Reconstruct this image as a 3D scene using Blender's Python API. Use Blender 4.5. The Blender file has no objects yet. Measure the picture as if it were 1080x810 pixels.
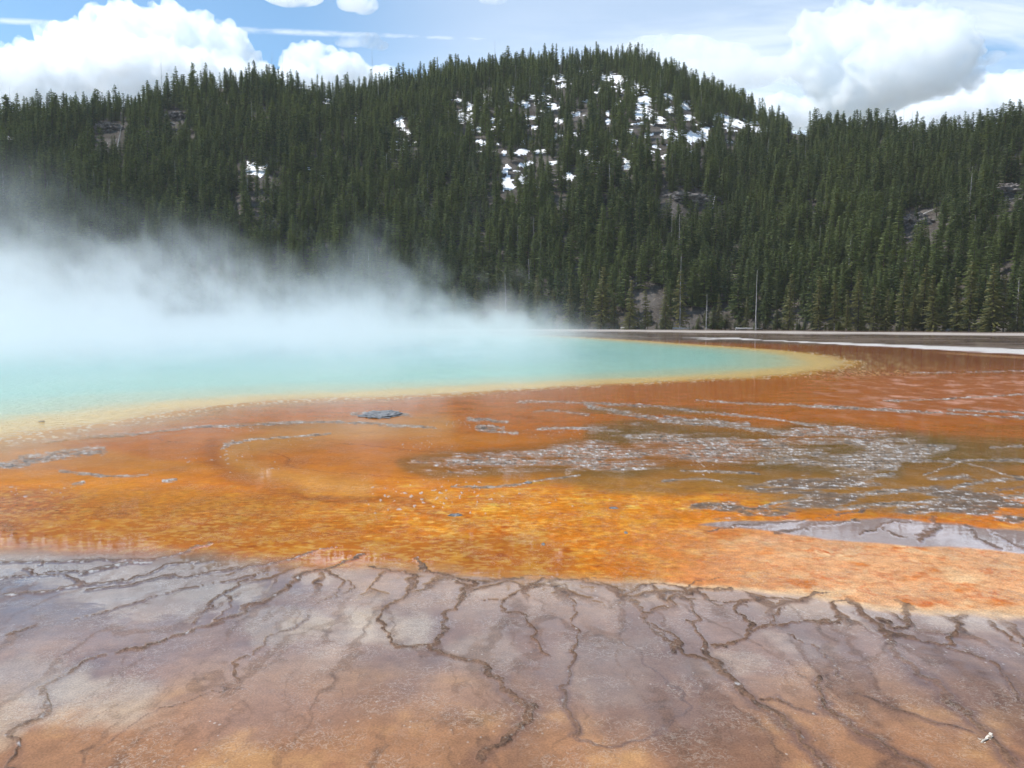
import bpy, bmesh, math, random
import numpy as np
from mathutils import Vector, Matrix

R = math.radians
random.seed(7)
rng = np.random.default_rng(11)
scene = bpy.context.scene
COL = scene.collection

# ----------------------------------------------------------------------------- camera geometry
CAM_H = 2.6
F = 816.0                      # focal length in pixels of a 1080 wide photograph
HORIZON = 338.0
PITCH = math.atan((405.0 - HORIZON) / F)     # looking slightly down
CP, SP = math.cos(PITCH), math.sin(PITCH)
SUN_EL, SUN_AZ = 58.0, -92.0   # azimuth measured from straight ahead, negative is left


def ray(u, v):
    """direction (x right, y ahead, z up) of a photo pixel"""
    a = (np.asarray(u, float) - 540.0) / F
    b = (405.0 - np.asarray(v, float)) / F
    return a, CP + b * SP, b * CP - SP


def on_ground(u, v, z=0.0):
    dx, dy, dz = ray(u, v)
    t = (z - CAM_H) / dz
    return dx * t, dy * t


def at_dist(u, v, dist):
    """point of the pixel's ray at a horizontal distance"""
    dx, dy, dz = ray(u, v)
    t = dist / np.sqrt(dx * dx + dy * dy)
    return dx * t, dy * t, CAM_H + dz * t


def project(x, y, z):
    x = np.asarray(x, float); y = np.asarray(y, float); z = np.asarray(z, float) - CAM_H
    d = y * CP - z * SP
    d = np.maximum(d, 1.2)
    up = y * SP + z * CP
    return 540.0 + F * x / d, 405.0 - F * up / d


# ----------------------------------------------------------------------------- numpy noise
_P = np.random.default_rng(3).permutation(512).astype(np.int64)
_P = np.concatenate([_P, _P, _P])
_ANG = np.random.default_rng(4).random(512) * 2 * np.pi
_GX, _GY = np.cos(_ANG), np.sin(_ANG)


def noise2(x, y):
    x = np.asarray(x, float); y = np.asarray(y, float)
    xi = np.floor(x).astype(np.int64); yi = np.floor(y).astype(np.int64)
    xf = x - xi; yf = y - yi
    xi &= 511; yi &= 511
    u = xf * xf * xf * (xf * (xf * 6 - 15) + 10); v = yf * yf * yf * (yf * (yf * 6 - 15) + 10)

    def g(ix, iy, fx, fy):
        h = _P[_P[ix & 511] + (iy & 511)]
        return _GX[h] * fx + _GY[h] * fy
    a = g(xi, yi, xf, yf); b = g(xi + 1, yi, xf - 1, yf)
    c = g(xi, yi + 1, xf, yf - 1); d = g(xi + 1, yi + 1, xf - 1, yf - 1)
    return ((a + u * (b - a)) * (1 - v) + (c + u * (d - c)) * v) * 1.5


def fbm(x, y, octaves=4, gain=0.5):
    s = 0; a = 1; n = 0
    for i in range(octaves):
        s = s + a * noise2(x * 2 ** i + 17.3 * i, y * 2 ** i - 9.1 * i)
        n += a; a *= gain
    return s / n


def sstep(a, b, x):
    t = np.clip((x - a) / (b - a), 0, 1)
    return t * t * (3 - 2 * t)


def lin(r, g, b):
    f = lambda c: (c / 255 / 12.92) if c / 255 <= 0.04045 else ((c / 255 + 0.055) / 1.055) ** 2.4
    return np.array([f(r), f(g), f(b)])


GAIN = 1.72                    # radiance of a white sunlit flat surface in this light


def alb(r, g, b):
    return np.clip(lin(r, g, b) / GAIN, 0.004, 0.85)


def poly_sdf(px, py, pts):
    """signed distance to a closed polygon, positive inside"""
    pts = np.asarray(pts, float)
    d2 = np.full(px.shape, 1e18); inside = np.zeros(px.shape, bool)
    n = len(pts)
    for i in range(n):
        ax, ay = pts[i]; bx, by = pts[(i + 1) % n]
        ex, ey = bx - ax, by - ay
        wx, wy = px - ax, py - ay
        t = np.clip((wx * ex + wy * ey) / (ex * ex + ey * ey + 1e-12), 0, 1)
        d2 = np.minimum(d2, (wx - ex * t) ** 2 + (wy - ey * t) ** 2)
        if ay != by:
            c = ((ay > py) != (by > py)) & (px < (bx - ax) * (py - ay) / (by - ay) + ax)
            inside ^= c
    d = np.sqrt(d2)
    return np.where(inside, d, -d)


# ----------------------------------------------------------------------------- object helpers
def mesh_obj(name, verts, faces, mat=None, parent=None, smooth=False, link=True):
    me = bpy.data.meshes.new(name)
    me.from_pydata([tuple(v) for v in verts], [], [tuple(f) for f in faces])
    if mat: me.materials.append(mat)
    if smooth: me.polygons.foreach_set('use_smooth', [True] * len(me.polygons))
    me.update()
    o = bpy.data.objects.new(name, me)
    if link: COL.objects.link(o)
    if parent is not None: o.parent = parent
    return o


def quad_mesh(name, V, Q, mat, smooth=True):
    """fast mesh from numpy vertices and quads"""
    me = bpy.data.meshes.new(name)
    me.vertices.add(len(V)); me.vertices.foreach_set('co', V.astype(np.float32).ravel())
    me.loops.add(len(Q) * 4); me.loops.foreach_set('vertex_index', Q.astype(np.int32).ravel())
    me.polygons.add(len(Q))
    me.polygons.foreach_set('loop_start', np.arange(0, len(Q) * 4, 4, dtype=np.int32))
    me.polygons.foreach_set('use_smooth', np.full(len(Q), smooth, dtype=bool))
    me.materials.append(mat)
    me.update(calc_edges=True); me.validate()
    o = bpy.data.objects.new(name, me); COL.objects.link(o)
    return o


def add_attr(o, name, arr, kind='FLOAT'):
    a = o.data.attributes.new(name, kind, 'POINT')
    if kind == 'FLOAT_COLOR':
        c = np.ones((len(arr), 4), np.float32); c[:, :3] = arr
        a.data.foreach_set('color', c.ravel())
    elif kind == 'FLOAT_VECTOR':
        a.data.foreach_set('vector', np.asarray(arr, np.float32).ravel())
    else:
        a.data.foreach_set('value', np.asarray(arr, np.int32 if kind == 'INT' else np.float32).ravel())


def tag(o, label=None, cat=None, group=None, kind=None):
    if label: o['label'] = label
    if cat: o['category'] = cat
    if group: o['group'] = group
    if kind: o['kind'] = kind
    return o


def empty(name, loc, rz=0.0):
    e = bpy.data.objects.new(name, None); COL.objects.link(e)
    e.location = loc; e.rotation_euler = (0, 0, rz); e.empty_display_size = 0.3
    return e


class NT:
    """small node tree helper"""
    def __init__(self, tree):
        self.t = tree; self.n = tree.nodes; self.l = tree.links

    def new(self, typ, **kw):
        n = self.n.new(typ)
        for k, v in kw.items(): setattr(n, k, v)
        return n

    def put(self, sock, val):
        if isinstance(val, bpy.types.NodeSocket): self.l.new(val, sock)
        elif val is not None:
            if hasattr(sock.default_value, '__len__') and not hasattr(val, '__len__'):
                sock.default_value = [val] * len(sock.default_value)
            elif hasattr(sock.default_value, '__len__') and len(sock.default_value) == 4 and len(val) == 3:
                sock.default_value = (*val, 1)
            else: sock.default_value = val

    def math(self, op, a, b=None, c=None, clamp=False):
        n = self.new('ShaderNodeMath', operation=op, use_clamp=clamp)
        for i, x in enumerate((a, b, c)):
            if x is not None: self.put(n.inputs[i], x)
        return n.outputs[0]

    def vmath(self, op, a, b=None, scale=None):
        n = self.new('ShaderNodeVectorMath', operation=op)
        self.put(n.inputs[0], a)
        if b is not None: self.put(n.inputs[1], b)
        if scale is not None: self.put(n.inputs['Scale'], scale)
        return n.outputs['Value'] if op in ('LENGTH', 'DOT_PRODUCT', 'DISTANCE') else n.outputs['Vector']

    def noise(self, vec, scale, detail=4, rough=0.55, dist=0.0, dim='3D'):
        n = self.new('ShaderNodeTexNoise', noise_dimensions=dim)
        self.put(n.inputs['Vector'], vec); self.put(n.inputs['Scale'], scale)
        n.inputs['Detail'].default_value = detail; n.inputs['Roughness'].default_value = rough
        n.inputs['Distortion'].default_value = dist
        return n.outputs['Fac']

    def range(self, x, a, b, c=0.0, d=1.0, smooth=True):
        n = self.new('ShaderNodeMapRange', interpolation_type='SMOOTHSTEP' if smooth else 'LINEAR')
        n.clamp = True
        for i, q in enumerate((x, a, b, c, d)): self.put(n.inputs[i], q)
        return n.outputs[0]

    def mix(self, fac, a, b, blend='MIX'):
        n = self.new('ShaderNodeMix', data_type='RGBA', blend_type=blend)
        self.put(n.inputs[0], fac); self.put(n.inputs[6], a); self.put(n.inputs[7], b)
        return n.outputs[2]

    def attr(self, name, out='Fac'):
        n = self.new('ShaderNodeAttribute', attribute_name=name)
        return n.outputs[out]

    def sep(self, v):
        n = self.new('ShaderNodeSeparateXYZ'); self.put(n.inputs[0], v); return n.outputs

    def comb(self, x, y, z):
        n = self.new('ShaderNodeCombineXYZ')
        for i, q in enumerate((x, y, z)): self.put(n.inputs[i], q)
        return n.outputs[0]


def material(name):
    m = bpy.data.materials.new(name); m.use_nodes = True
    nt = NT(m.node_tree); nt.n.clear()
    out = nt.new('ShaderNodeOutputMaterial')
    return m, nt, out


def principled(nt, out, **kw):
    p = nt.new('ShaderNodeBsdfPrincipled')
    for k, v in kw.items(): nt.put(p.inputs[k.replace('_', ' ')], v)
    nt.l.new(p.outputs[0], out.inputs['Surface'])
    return p


# ----------------------------------------------------------------------------- materials
def mat_ground():
    m, nt, out = material('bacterial ground')
    P = nt.new('ShaderNodeTexCoord').outputs['Object']
    base = nt.attr('albedo', 'Color'); wet = nt.attr('wet'); grain = nt.attr('grain'); spark = nt.attr('spark')
    n1 = nt.noise(P, 1.3, 5, 0.6); n2 = nt.noise(P, 9.0, 5, 0.65); n3 = nt.noise(P, 70.0, 3, 0.6)
    f = nt.math('MULTIPLY_ADD', n1, 0.7, 0.65)
    f = nt.math('MULTIPLY', f, nt.math('MULTIPLY_ADD', nt.math('SUBTRACT', n2, 0.5), nt.math('MULTIPLY_ADD', grain, 1.5, 0.25), 1.0))
    f = nt.math('MULTIPLY', f, nt.math('MULTIPLY_ADD', nt.math('SUBTRACT', n3, 0.5), nt.math('MULTIPLY_ADD', grain, 1.8, 0.6), 1.0))
    col = nt.mix(1.0, base, nt.comb(f, f, f), 'MULTIPLY')
    # crust: wrinkled ridges and pale flakes, broken up by patches
    wr = nt.math('ABSOLUTE', nt.math('SUBTRACT', nt.noise(P, 16.0, 5, .62, .6), .5))
    wr2 = nt.math('ABSOLUTE', nt.math('SUBTRACT', nt.noise(P, 45.0, 4, .6, .4), .5))
    where = nt.range(nt.noise(P, 1.9, 4, .6), .42, .62)
    line = nt.math('MULTIPLY', nt.range(wr, .035, .0), nt.math('MULTIPLY', where, .45))
    pit = nt.math('MULTIPLY', nt.range(wr2, .03, .0), nt.math('MULTIPLY', where, .5))
    fk = nt.new('ShaderNodeTexVoronoi'); nt.put(fk.inputs['Vector'], nt.vmath('MULTIPLY', P, (1, .8, 1))); fk.inputs['Scale'].default_value = 26.0
    flake = nt.math('MULTIPLY', nt.range(fk.outputs['Distance'], .30, .16), nt.math('MULTIPLY', nt.math('GREATER_THAN', nt.sep(fk.outputs['Color'])[0], .86), nt.range(nt.noise(P, .8, 3, .6), .48, .66)))
    col = nt.mix(line, col, nt.mix(.5, base, (.75, .66, .55)))
    col = nt.mix(pit, col, nt.mix(1.0, base, (.45, .42, .4), 'MULTIPLY'))
    col = nt.mix(nt.math('MULTIPLY', flake, .4), col, (.62, .56, .49))
    # bump: grain of the mat below, faint ripples on the film of water above
    bh = nt.math('ADD', nt.math('MULTIPLY', n2, 0.02), nt.math('MULTIPLY', n3, 0.006))
    bh = nt.math('ADD', bh, nt.math('MULTIPLY', nt.math('ADD', line, flake), .012))
    b1 = nt.new('ShaderNodeBump'); nt.put(b1.inputs['Height'], bh); nt.put(b1.inputs['Distance'], 1.0)
    nt.put(b1.inputs['Strength'], nt.math('MULTIPLY_ADD', spark, 0.5, nt.math('MULTIPLY_ADD', grain, 0.55, 0.16)))
    rip = nt.math('ADD', nt.noise(nt.vmath('MULTIPLY', P, (1.0, 2.0, 1.0)), 4.0, 2, 0.5), nt.math('MULTIPLY', nt.noise(nt.vmath('MULTIPLY', P, (1.0, 2.6, 1.0)), 17.0, 3, 0.55), nt.math('MULTIPLY', where, .35)))
    b2 = nt.new('ShaderNodeBump'); nt.put(b2.inputs['Height'], rip); nt.put(b2.inputs['Distance'], 0.003); b2.inputs['Strength'].default_value = 0.16
    rough = nt.math('SUBTRACT', 0.62, nt.math('MULTIPLY', spark, 0.30))
    principled(nt, out, Base_Color=col, Roughness=rough, Specular_IOR_Level=nt.math('MULTIPLY_ADD', spark, .16, .07), Normal=b1.outputs[0],
               Coat_Weight=wet, Coat_Roughness=0.02, Coat_IOR=1.75, Coat_Normal=b2.outputs[0])
    return m


def mat_pool():
    m, nt, out = material('hot spring water')
    P = nt.new('ShaderNodeTexCoord').outputs['Object']
    base = nt.attr('albedo', 'Color')
    n1 = nt.noise(nt.vmath('MULTIPLY', P, (1, 1.6, 1)), 0.35, 4, 0.6)
    n2 = nt.noise(nt.vmath('MULTIPLY', P, (1.0, 1.8, 1.0)), 3.2, 4, 0.6)
    f = nt.math('MULTIPLY_ADD', n1, 0.3, 0.85)
    f = nt.math('MULTIPLY', f, nt.math('MULTIPLY_ADD', n2, 0.9, 0.55))
    col = nt.mix(1.0, base, nt.comb(f, f, f), 'MULTIPLY')
    b = nt.new('ShaderNodeBump'); nt.put(b.inputs['Height'], n2); b.inputs['Distance'].default_value = 0.16
    b.inputs['Strength'].default_value = 0.8
    principled(nt, out, Base_Color=col, Roughness=0.12, Specular_IOR_Level=0.2, Normal=b.outputs[0])
    return m


def mat_hill():
    m, nt, out = material('forest floor')
    P = nt.new('ShaderNodeTexCoord').outputs['Object']
    n1 = nt.noise(P, 0.09, 5, 0.6); n2 = nt.noise(P, 0.9, 5, 0.7)
    c = nt.mix(nt.range(n1, 0.35, 0.65), (0.060, 0.050, 0.042), (0.115, 0.103, 0.094))
    c = nt.mix(nt.range(n2, 0.52, 0.72), c, (0.17, 0.15, 0.13))
    b = nt.new('ShaderNodeBump'); nt.put(b.inputs['Height'], n2); b.inputs['Distance'].default_value = 0.8
    principled(nt, out, Base_Color=c, Roughness=0.95, Specular_IOR_Level=0.1, Normal=b.outputs[0])
    return m


def mat_crown(name, c1, c2, c3):
    m, nt, out = material(name)
    oi = nt.new('ShaderNodeObjectInfo'); patch = nt.range(nt.noise(oi.outputs['Location'], .022, 3, .6), .38, .62)
    rnd = nt.math('ADD', nt.math('MULTIPLY', oi.outputs['Random'], .6), nt.math('MULTIPLY', patch, .4))
    geo = nt.new('ShaderNodeNewGeometry')
    isl = geo.outputs['Random Per Island']
    c = nt.mix(rnd, c1, c2)
    c = nt.mix(nt.range(isl, 0.55, 1.0), c, c3)
    d = nt.new('ShaderNodeBsdfDiffuse'); nt.put(d.inputs[0], c)
    t = nt.new('ShaderNodeBsdfTranslucent'); nt.put(t.inputs[0], c)
    g = nt.new('ShaderNodeBsdfGlossy'); g.inputs['Roughness'].default_value = 0.55; nt.put(g.inputs[0], (0.8, 0.85, 0.8))
    mx = nt.new('ShaderNodeMixShader'); mx.inputs[0].default_value = 0.48
    nt.l.new(d.outputs[0], mx.inputs[1]); nt.l.new(t.outputs[0], mx.inputs[2])
    m2 = nt.new('ShaderNodeMixShader'); m2.inputs[0].default_value = 0.03
    nt.l.new(mx.outputs[0], m2.inputs[1]); nt.l.new(g.outputs[0], m2.inputs[2])
    nt.l.new(m2.outputs[0], out.inputs['Surface'])
    return m


def mat_noise(name, c1, c2, scale, rough=0.9, bump=0.1, stretch=(1, 1, 1), spec=0.2, lo=0.35, hi=0.65):
    m, nt, out = material(name)
    P = nt.vmath('MULTIPLY', nt.new('ShaderNodeTexCoord').outputs['Object'], stretch)
    n = nt.noise(P, scale, 6, 0.65)
    c = nt.mix(nt.range(n, lo, hi), c1, c2)
    b = nt.new('ShaderNodeBump'); nt.put(b.inputs['Height'], n); b.inputs['Distance'].default_value = bump
    principled(nt, out, Base_Color=c, Roughness=rough, Specular_IOR_Level=spec, Normal=b.outputs[0])
    return m


M_GROUND = mat_ground()
M_POOL = mat_pool()
M_HILL = mat_hill()
M_CROWN = mat_crown('pine needles', (0.050, 0.078, 0.026), (0.160, 0.192, 0.042), (0.180, 0.210, 0.056))
M_OLIVE = mat_crown('olive pine needles', (0.125, 0.128, 0.034), (0.200, 0.182, 0.052), (0.220, 0.200, 0.070))
M_BARK = mat_noise('pine bark', (0.07, 0.05, 0.038), (0.16, 0.125, 0.1), 1.5, 0.95, 0.05, (3, 3, 0.6))
M_DEAD = mat_noise('weathered dead wood', (0.16, 0.145, 0.135), (0.42, 0.40, 0.38), 1.2, 0.9, 0.04, (3, 3, 0.5))
M_LOG = mat_noise('bleached log', (0.30, 0.28, 0.26), (0.62, 0.60, 0.57), 2.0, 0.9, 0.04, (0.6, 3, 3))
M_ROCK = mat_noise('grey outcrop rock', (0.06, 0.054, 0.05), (0.25, 0.225, 0.21), 0.45, 0.95, 0.5, (1, 1, 2.2))
M_SNOW = mat_noise('old snow', (0.78, 0.79, 0.81), (0.88, 0.88, 0.89), 0.8, 0.7, 0.1)
M_SINTER = mat_noise('dark sinter stone', (0.035, 0.035, 0.038), (0.26, 0.255, 0.25), 9.0, 0.45, 0.03, spec=0.5)
M_PALE = mat_noise('bleached wood scrap', (0.26, 0.20, 0.15), (0.70, 0.64, 0.56), 42.0, 0.85, 0.006)

# ----------------------------------------------------------------------------- traced lines (photo pixels, put on the ground below)
POOL_EDGE = [(-60, 474), (0, 463), (60, 452), (140, 441), (220, 430), (300, 423), (400, 418), (480, 415), (560, 410.5), (640, 406), (720, 402),
             (800, 398), (850, 394), (885, 388), (893, 381), (872, 374.5), (830, 370), (770, 365.5), (710, 361.5), (650, 357.5), (590, 354.5)]
RIDGES = [  # (points, width in metres, height, spark)
    ([(0, 592), (34, 595), (70, 593), (117, 591), (156, 589), (181, 587), (202, 580), (220, 574)], .07, .03, .8),
    ([(0, 631), (44, 625), (80, 617), (109, 613.5), (150, 609), (168, 602), (181, 596), (220, 592)], .07, .03, .8),
    ([(91, 604), (111, 598), (135, 595), (160, 592)], .16, .03, .9),
    ([(91, 623), (124, 618), (166, 610), (213, 607.5), (233, 602), (275, 596), (330, 582), (356, 577)], .07, .03, .6),
    ([(0, 611), (41, 605), (86, 602)], .05, .02, .9), ([(30, 600), (45, 606), (90, 612), (80, 618)], .06, .02, .6),
    ([(75, 655.5), (106, 648), (130, 635), (166, 631), (197, 619), (244, 613), (262, 609), (275, 602)], .03, .02, .1),
    ([(382, 585.5), (364, 593), (343, 601), (322, 604), (312, 615), (294, 626), (276, 633.5), (259, 641), (249, 648), (223, 657), (187, 666), (179, 672),
      (156, 679), (127, 687), (111, 690), (86, 699), (62, 718.5), (39, 733), (52, 742), (34, 757), (13, 770), (18, 783), (10, 801), (0, 818), (-20, 850)], .062, .04, .35),
    ([(207, 654), (220, 636), (239, 626), (262, 609)], .035, .02, .1), ([(223, 657), (236, 644), (250, 637), (236, 626)], .02, .015, .3),
    ([(0, 672), (26, 661), (39, 659)], .03, .015, .3),
    ([(346, 601), (359, 613), (357, 624), (330, 640), (322, 646), (331, 656), (291, 670), (276, 678), (276, 690), (250, 700), (252, 717)], .03, .02, 0),
    ([(359, 613), (371, 617), (368, 623), (357, 625)], .025, .02, 0),
    ([(259, 722), (218, 734), (192, 741), (153, 751), (132, 765), (114, 778), (104, 790)], .014, .012, .1),
    ([(392, 596), (416, 601), (434, 606), (444, 618), (418, 632), (403, 645), (396, 659), (401, 670), (416, 677.5), (429, 683), (452, 679)], .055, .03, 0),
    ([(436, 591), (449, 602), (473, 606), (501, 613), (483, 624), (489, 637), (467, 650), (470, 661), (462, 674), (452, 683), (475, 690), (493, 698), (519, 709),
      (532, 725), (546, 737), (564, 746), (556, 757), (536, 776), (520, 785), (511, 798)], .075, .03, .05),
    ([(501, 613), (530, 611), (560, 609), (600, 612), (630, 610)], .06, .02, .3, .6),
    ([(574, 613), (554, 619), (530, 633.5), (528, 640), (554, 654), (561, 663), (559, 672), (577, 690)], .045, .02, 0),
    ([(505, 632), (530, 634)], .02, .015, 0),
    ([(595, 618), (603, 632), (604, 650), (609, 662), (603, 674), (605.5, 690), (607, 715), (590, 721), (605.5, 733), (590, 744), (608, 765), (600, 773)], .042, .025, .12),
    ([(600, 773), (611, 782), (637, 788.5), (660, 788.5), (696, 775.5), (712, 757), (727, 739)], .022, .015, .05, .45), ([(727, 739), (707, 721), (686, 708), (670, 690), (655, 676), (662, 655), (678, 648)], .016, .012, .2, .5),
    ([(600, 612), (616, 614), (644, 617), (663, 626), (670, 640), (678, 648), (701, 641), (712, 631), (727, 626), (743, 624), (770, 620)], .085, .03, 0),
    ([(663, 626), (676, 618), (690, 616), (710, 619), (727, 626)], .04, .02, 0), ([(700, 632), (720, 622), (735, 615), (760, 612)], .04, .02, 0),
    ([(678, 648), (686, 658), (701, 663), (712, 681.5), (706, 688)], .08, .025, 0), ([(678, 648), (690, 670), (720, 690), (745, 702), (771, 713)], .06, .02, .1),
    ([(722, 632), (740, 650), (725, 655.5), (748, 676), (740, 690), (753, 705.5), (771, 713), (800, 743), (823, 757), (852, 786), (885, 812), (905, 830)], .07, .025, .25),
    ([(865, 624), (844, 632), (800, 632), (782, 633.5), (779, 645), (795, 655.5), (797, 668.5), (779, 681.5), (751, 684)], .05, .02, 0),
    ([(727, 632), (760, 633), (790, 640)], .02, .015, 0), ([(893, 631), (873, 635), (887, 648), (878, 657), (815, 659), (800, 668)], .045, .02, 0),
    ([(823, 643), (815, 659)], .03, .015, 0), ([(821, 668.5), (862, 681.5), (867, 690), (878, 703), (891, 716)], .022, .015, .1),
    ([(862, 716), (865, 742), (896, 765), (911, 775.5), (935, 788.5), (971, 804), (1000, 825)], .05, .015, 0),
    ([(896, 632), (906, 645), (930, 663), (940, 671), (943, 690), (963, 705.5), (997, 731.5), (1028, 762.5), (1049, 786), (1075, 807), (1100, 830)], .08, .02, 0),
    ([(950, 632), (961, 640), (961, 650), (955.5, 661), (940, 665), (932, 655)], .07, .03, 0),
    ([(1018, 650), (1005, 653), (1015, 663), (1002, 674), (1000, 684), (970, 676), (945, 670)], .055, .025, 0),
    ([(1000, 684), (1025, 690), (1054, 703), (1059, 716), (1080, 737), (1110, 765)], .05, .02, .1), ([(1049, 659), (1062, 671), (1080, 681.5), (1110, 690)], .035, .02, 0),
    ([(904, 731.5), (930, 740.5), (945, 750), (981, 760), (1020, 773)], .03, .015, 0), ([(800, 733), (826, 737), (862, 752)], .03, .015, 0),
    ([(846, 560), (862, 552), (885, 548)], .05, .02, .1), ([(905, 565), (927, 558), (932, 552), (960, 551)], .04, .02, 0),
    ([(968, 569), (981, 562), (988, 553), (984, 545)], .11, .03, 0), ([(1018, 554), (1030, 562), (1033, 569), (1051, 578)], .08, .03, 0),
    ([(1041, 557), (1059, 567), (1072, 576), (1090, 580)], .07, .03, 0), ([(815, 563), (840, 558), (870, 555), (905, 548)], .07, .02, .1),
    ([(930, 557), (944, 566), (968, 566)], .025, .015, 0), ([(745, 560), (800, 553), (850, 549), (900, 540), (960, 532), (1030, 522), (1085, 512)], .09, .03, .3),
]
SILVER = [  # bright crusted terrace rims out in the runoff: points, half width in pixels of the photo
    ([(46, 467), (83, 462), (119, 460), (156, 457), (200, 451), (250, 449), (325, 445), (380, 446), (420, 449), (460, 451)], 1.5),
    ([(0, 490), (36, 485), (64, 482), (97, 475), (108, 476)], 4), ([(-30, 497), (0, 492), (30, 490)], 4), ([(20, 482), (60, 478), (90, 472)], 2), ([(64, 498), (106, 501), (133, 502), (156, 501)], 1.6),
    ([(80, 511), (90, 509)], 2.5), ([(172, 507), (185, 506)], 2), ([(230, 473), (250, 466), (300, 461), (345, 458)], 1.3), ([(235, 470), (247, 466)], 2), ([(370, 437), (385, 435), (410, 435), (432, 438)], 2.2),
    ([(494, 442), (515, 443), (535, 445)], 2.2), ([(503, 450), (529, 452)], 3), ([(505, 456), (545, 457)], 1.3), ([(505, 452), (520, 455)], 3),
    ([(544, 424.5), (575, 423), (615, 425), (640, 426), (687, 428), (726, 433), (770, 438), (815, 441), (860, 450), (900, 452)], 1.5),
    ([(562, 434), (585, 432.5), (620, 437.5)], 1.3), ([(615, 425.5), (632, 431), (670, 438), (722, 446.5), (758, 448.5), (803, 453.6), (850, 458)], 2.6),
    ([(700, 440), (740, 444), (790, 449)], 3), ([(736, 422.5), (783, 425.5), (860, 428), (915, 431), (982, 435), (1090, 441)], 1.2), ([(840, 428), (900, 431), (960, 435)], 1.2),
    ([(567, 452), (595, 452), (640, 451)], 1.8), ([(475, 513), (505, 513), (540, 512), (560, 509), (585, 505), (610, 501)], 1.4),
    ([(1000, 432.5), (1090, 436)], 1.2), ([(930, 423), (1000, 421), (1090, 415)], .9), ([(960, 393), (1010, 393), (1080, 391)], .7), ([(575, 405), (600, 405)], .6),
    ([(720, 496), (770, 497), (800, 500)], 1.6), ([(700, 507), (730, 505), (760, 508)], 1.3), ([(800, 489), (880, 490), (960, 485), (1080, 486)], 1.6),
    ([(1000, 484), (1040, 494), (1060, 501), (1080, 503)], 1.0), ([(1045, 471), (1080, 471)], 1.6), ([(975, 500), (1000, 492), (1010, 488)], 1.3),
    ([(995, 518), (1020, 510), (1050, 507), (1085, 504)], 2.2), ([(840, 530), (890, 522), (940, 518), (1000, 518)], 2.4), ([(820, 518), (870, 512), (900, 505), (940, 500)], 2.2),
    ([(800, 535), (850, 525), (880, 520)], 1.6), ([(880, 537), (940, 531), (1000, 528), (1085, 523)], 2.6),
]
SILVER_BODY = [(424, 489), (455, 482), (520, 479), (575, 475), (600, 469), (640, 465), (665, 470), (660, 462), (622, 453), (677, 448), (742, 460), (800, 464), (845, 450),
               (900, 452), (950, 459), (1003, 472), (985, 478), (950, 486), (945, 500), (900, 498), (850, 493), (770, 489), (720, 488), (665, 497), (600, 493), (520, 496), (455, 500)]
SILVER_LOW = [(760, 512), (830, 500), (900, 492), (970, 505), (1090, 490), (1090, 570), (1040, 556), (980, 548), (900, 544), (830, 552), (740, 548), (720, 530)]


def sdist(px, py, lines):
    """distance to polylines given in the same space, and the index of the nearest line"""
    best = np.full(px.shape, 1e9); idx = np.zeros(px.shape, np.int32)
    for k, pts in enumerate(lines):
        for (ax, ay), (bx, by) in zip(pts[:-1], pts[1:]):
            m = 1.2
            ex, ey = bx - ax, by - ay
            t = np.clip(((px - ax) * ex + (py - ay) * ey) / (ex * ex + ey * ey + 1e-12), 0, 1)
            d = np.hypot(px - ax - ex * t, py - ay - ey * t)
            c = d < best
            best[c] = d[c]; idx[c] = k
    return best, idx


def near_lines(px, py, lines, widths, reach=4.0):
    """soft profile max over lines of (1 - d / w), only worked out near each segment"""
    best = np.full(px.shape, -9.0, np.float32); idx = np.zeros(px.shape, np.int32)
    for k, pts in enumerate(lines):
        w = widths[k]
        for (ax, ay), (bx, by) in zip(pts[:-1], pts[1:]):
            q = w * reach
            sel = np.nonzero((px > min(ax, bx) - q) & (px < max(ax, bx) + q) & (py > min(ay, by) - q) & (py < max(ay, by) + q))[0]
            if not len(sel): continue
            ex, ey = bx - ax, by - ay
            X, Y = px[sel], py[sel]
            t = np.clip(((X - ax) * ex + (Y - ay) * ey) / (ex * ex + ey * ey + 1e-12), 0, 1)
            v = 1 - np.hypot(X - ax - ex * t, Y - ay - ey * t) / w
            c = v > best[sel]
            best[sel[c]] = v[c]; idx[sel[c]] = k
    return best, idx


def smooth_line(pts, n=3):
    p = np.array(pts, float)
    for _ in range(n - 1):
        q = [p[0]]
        for a, b in zip(p[:-1], p[1:]): q += [a * .75 + b * .25, a * .25 + b * .75]
        q.append(p[-1]); p = np.array(q)
    return p


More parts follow.
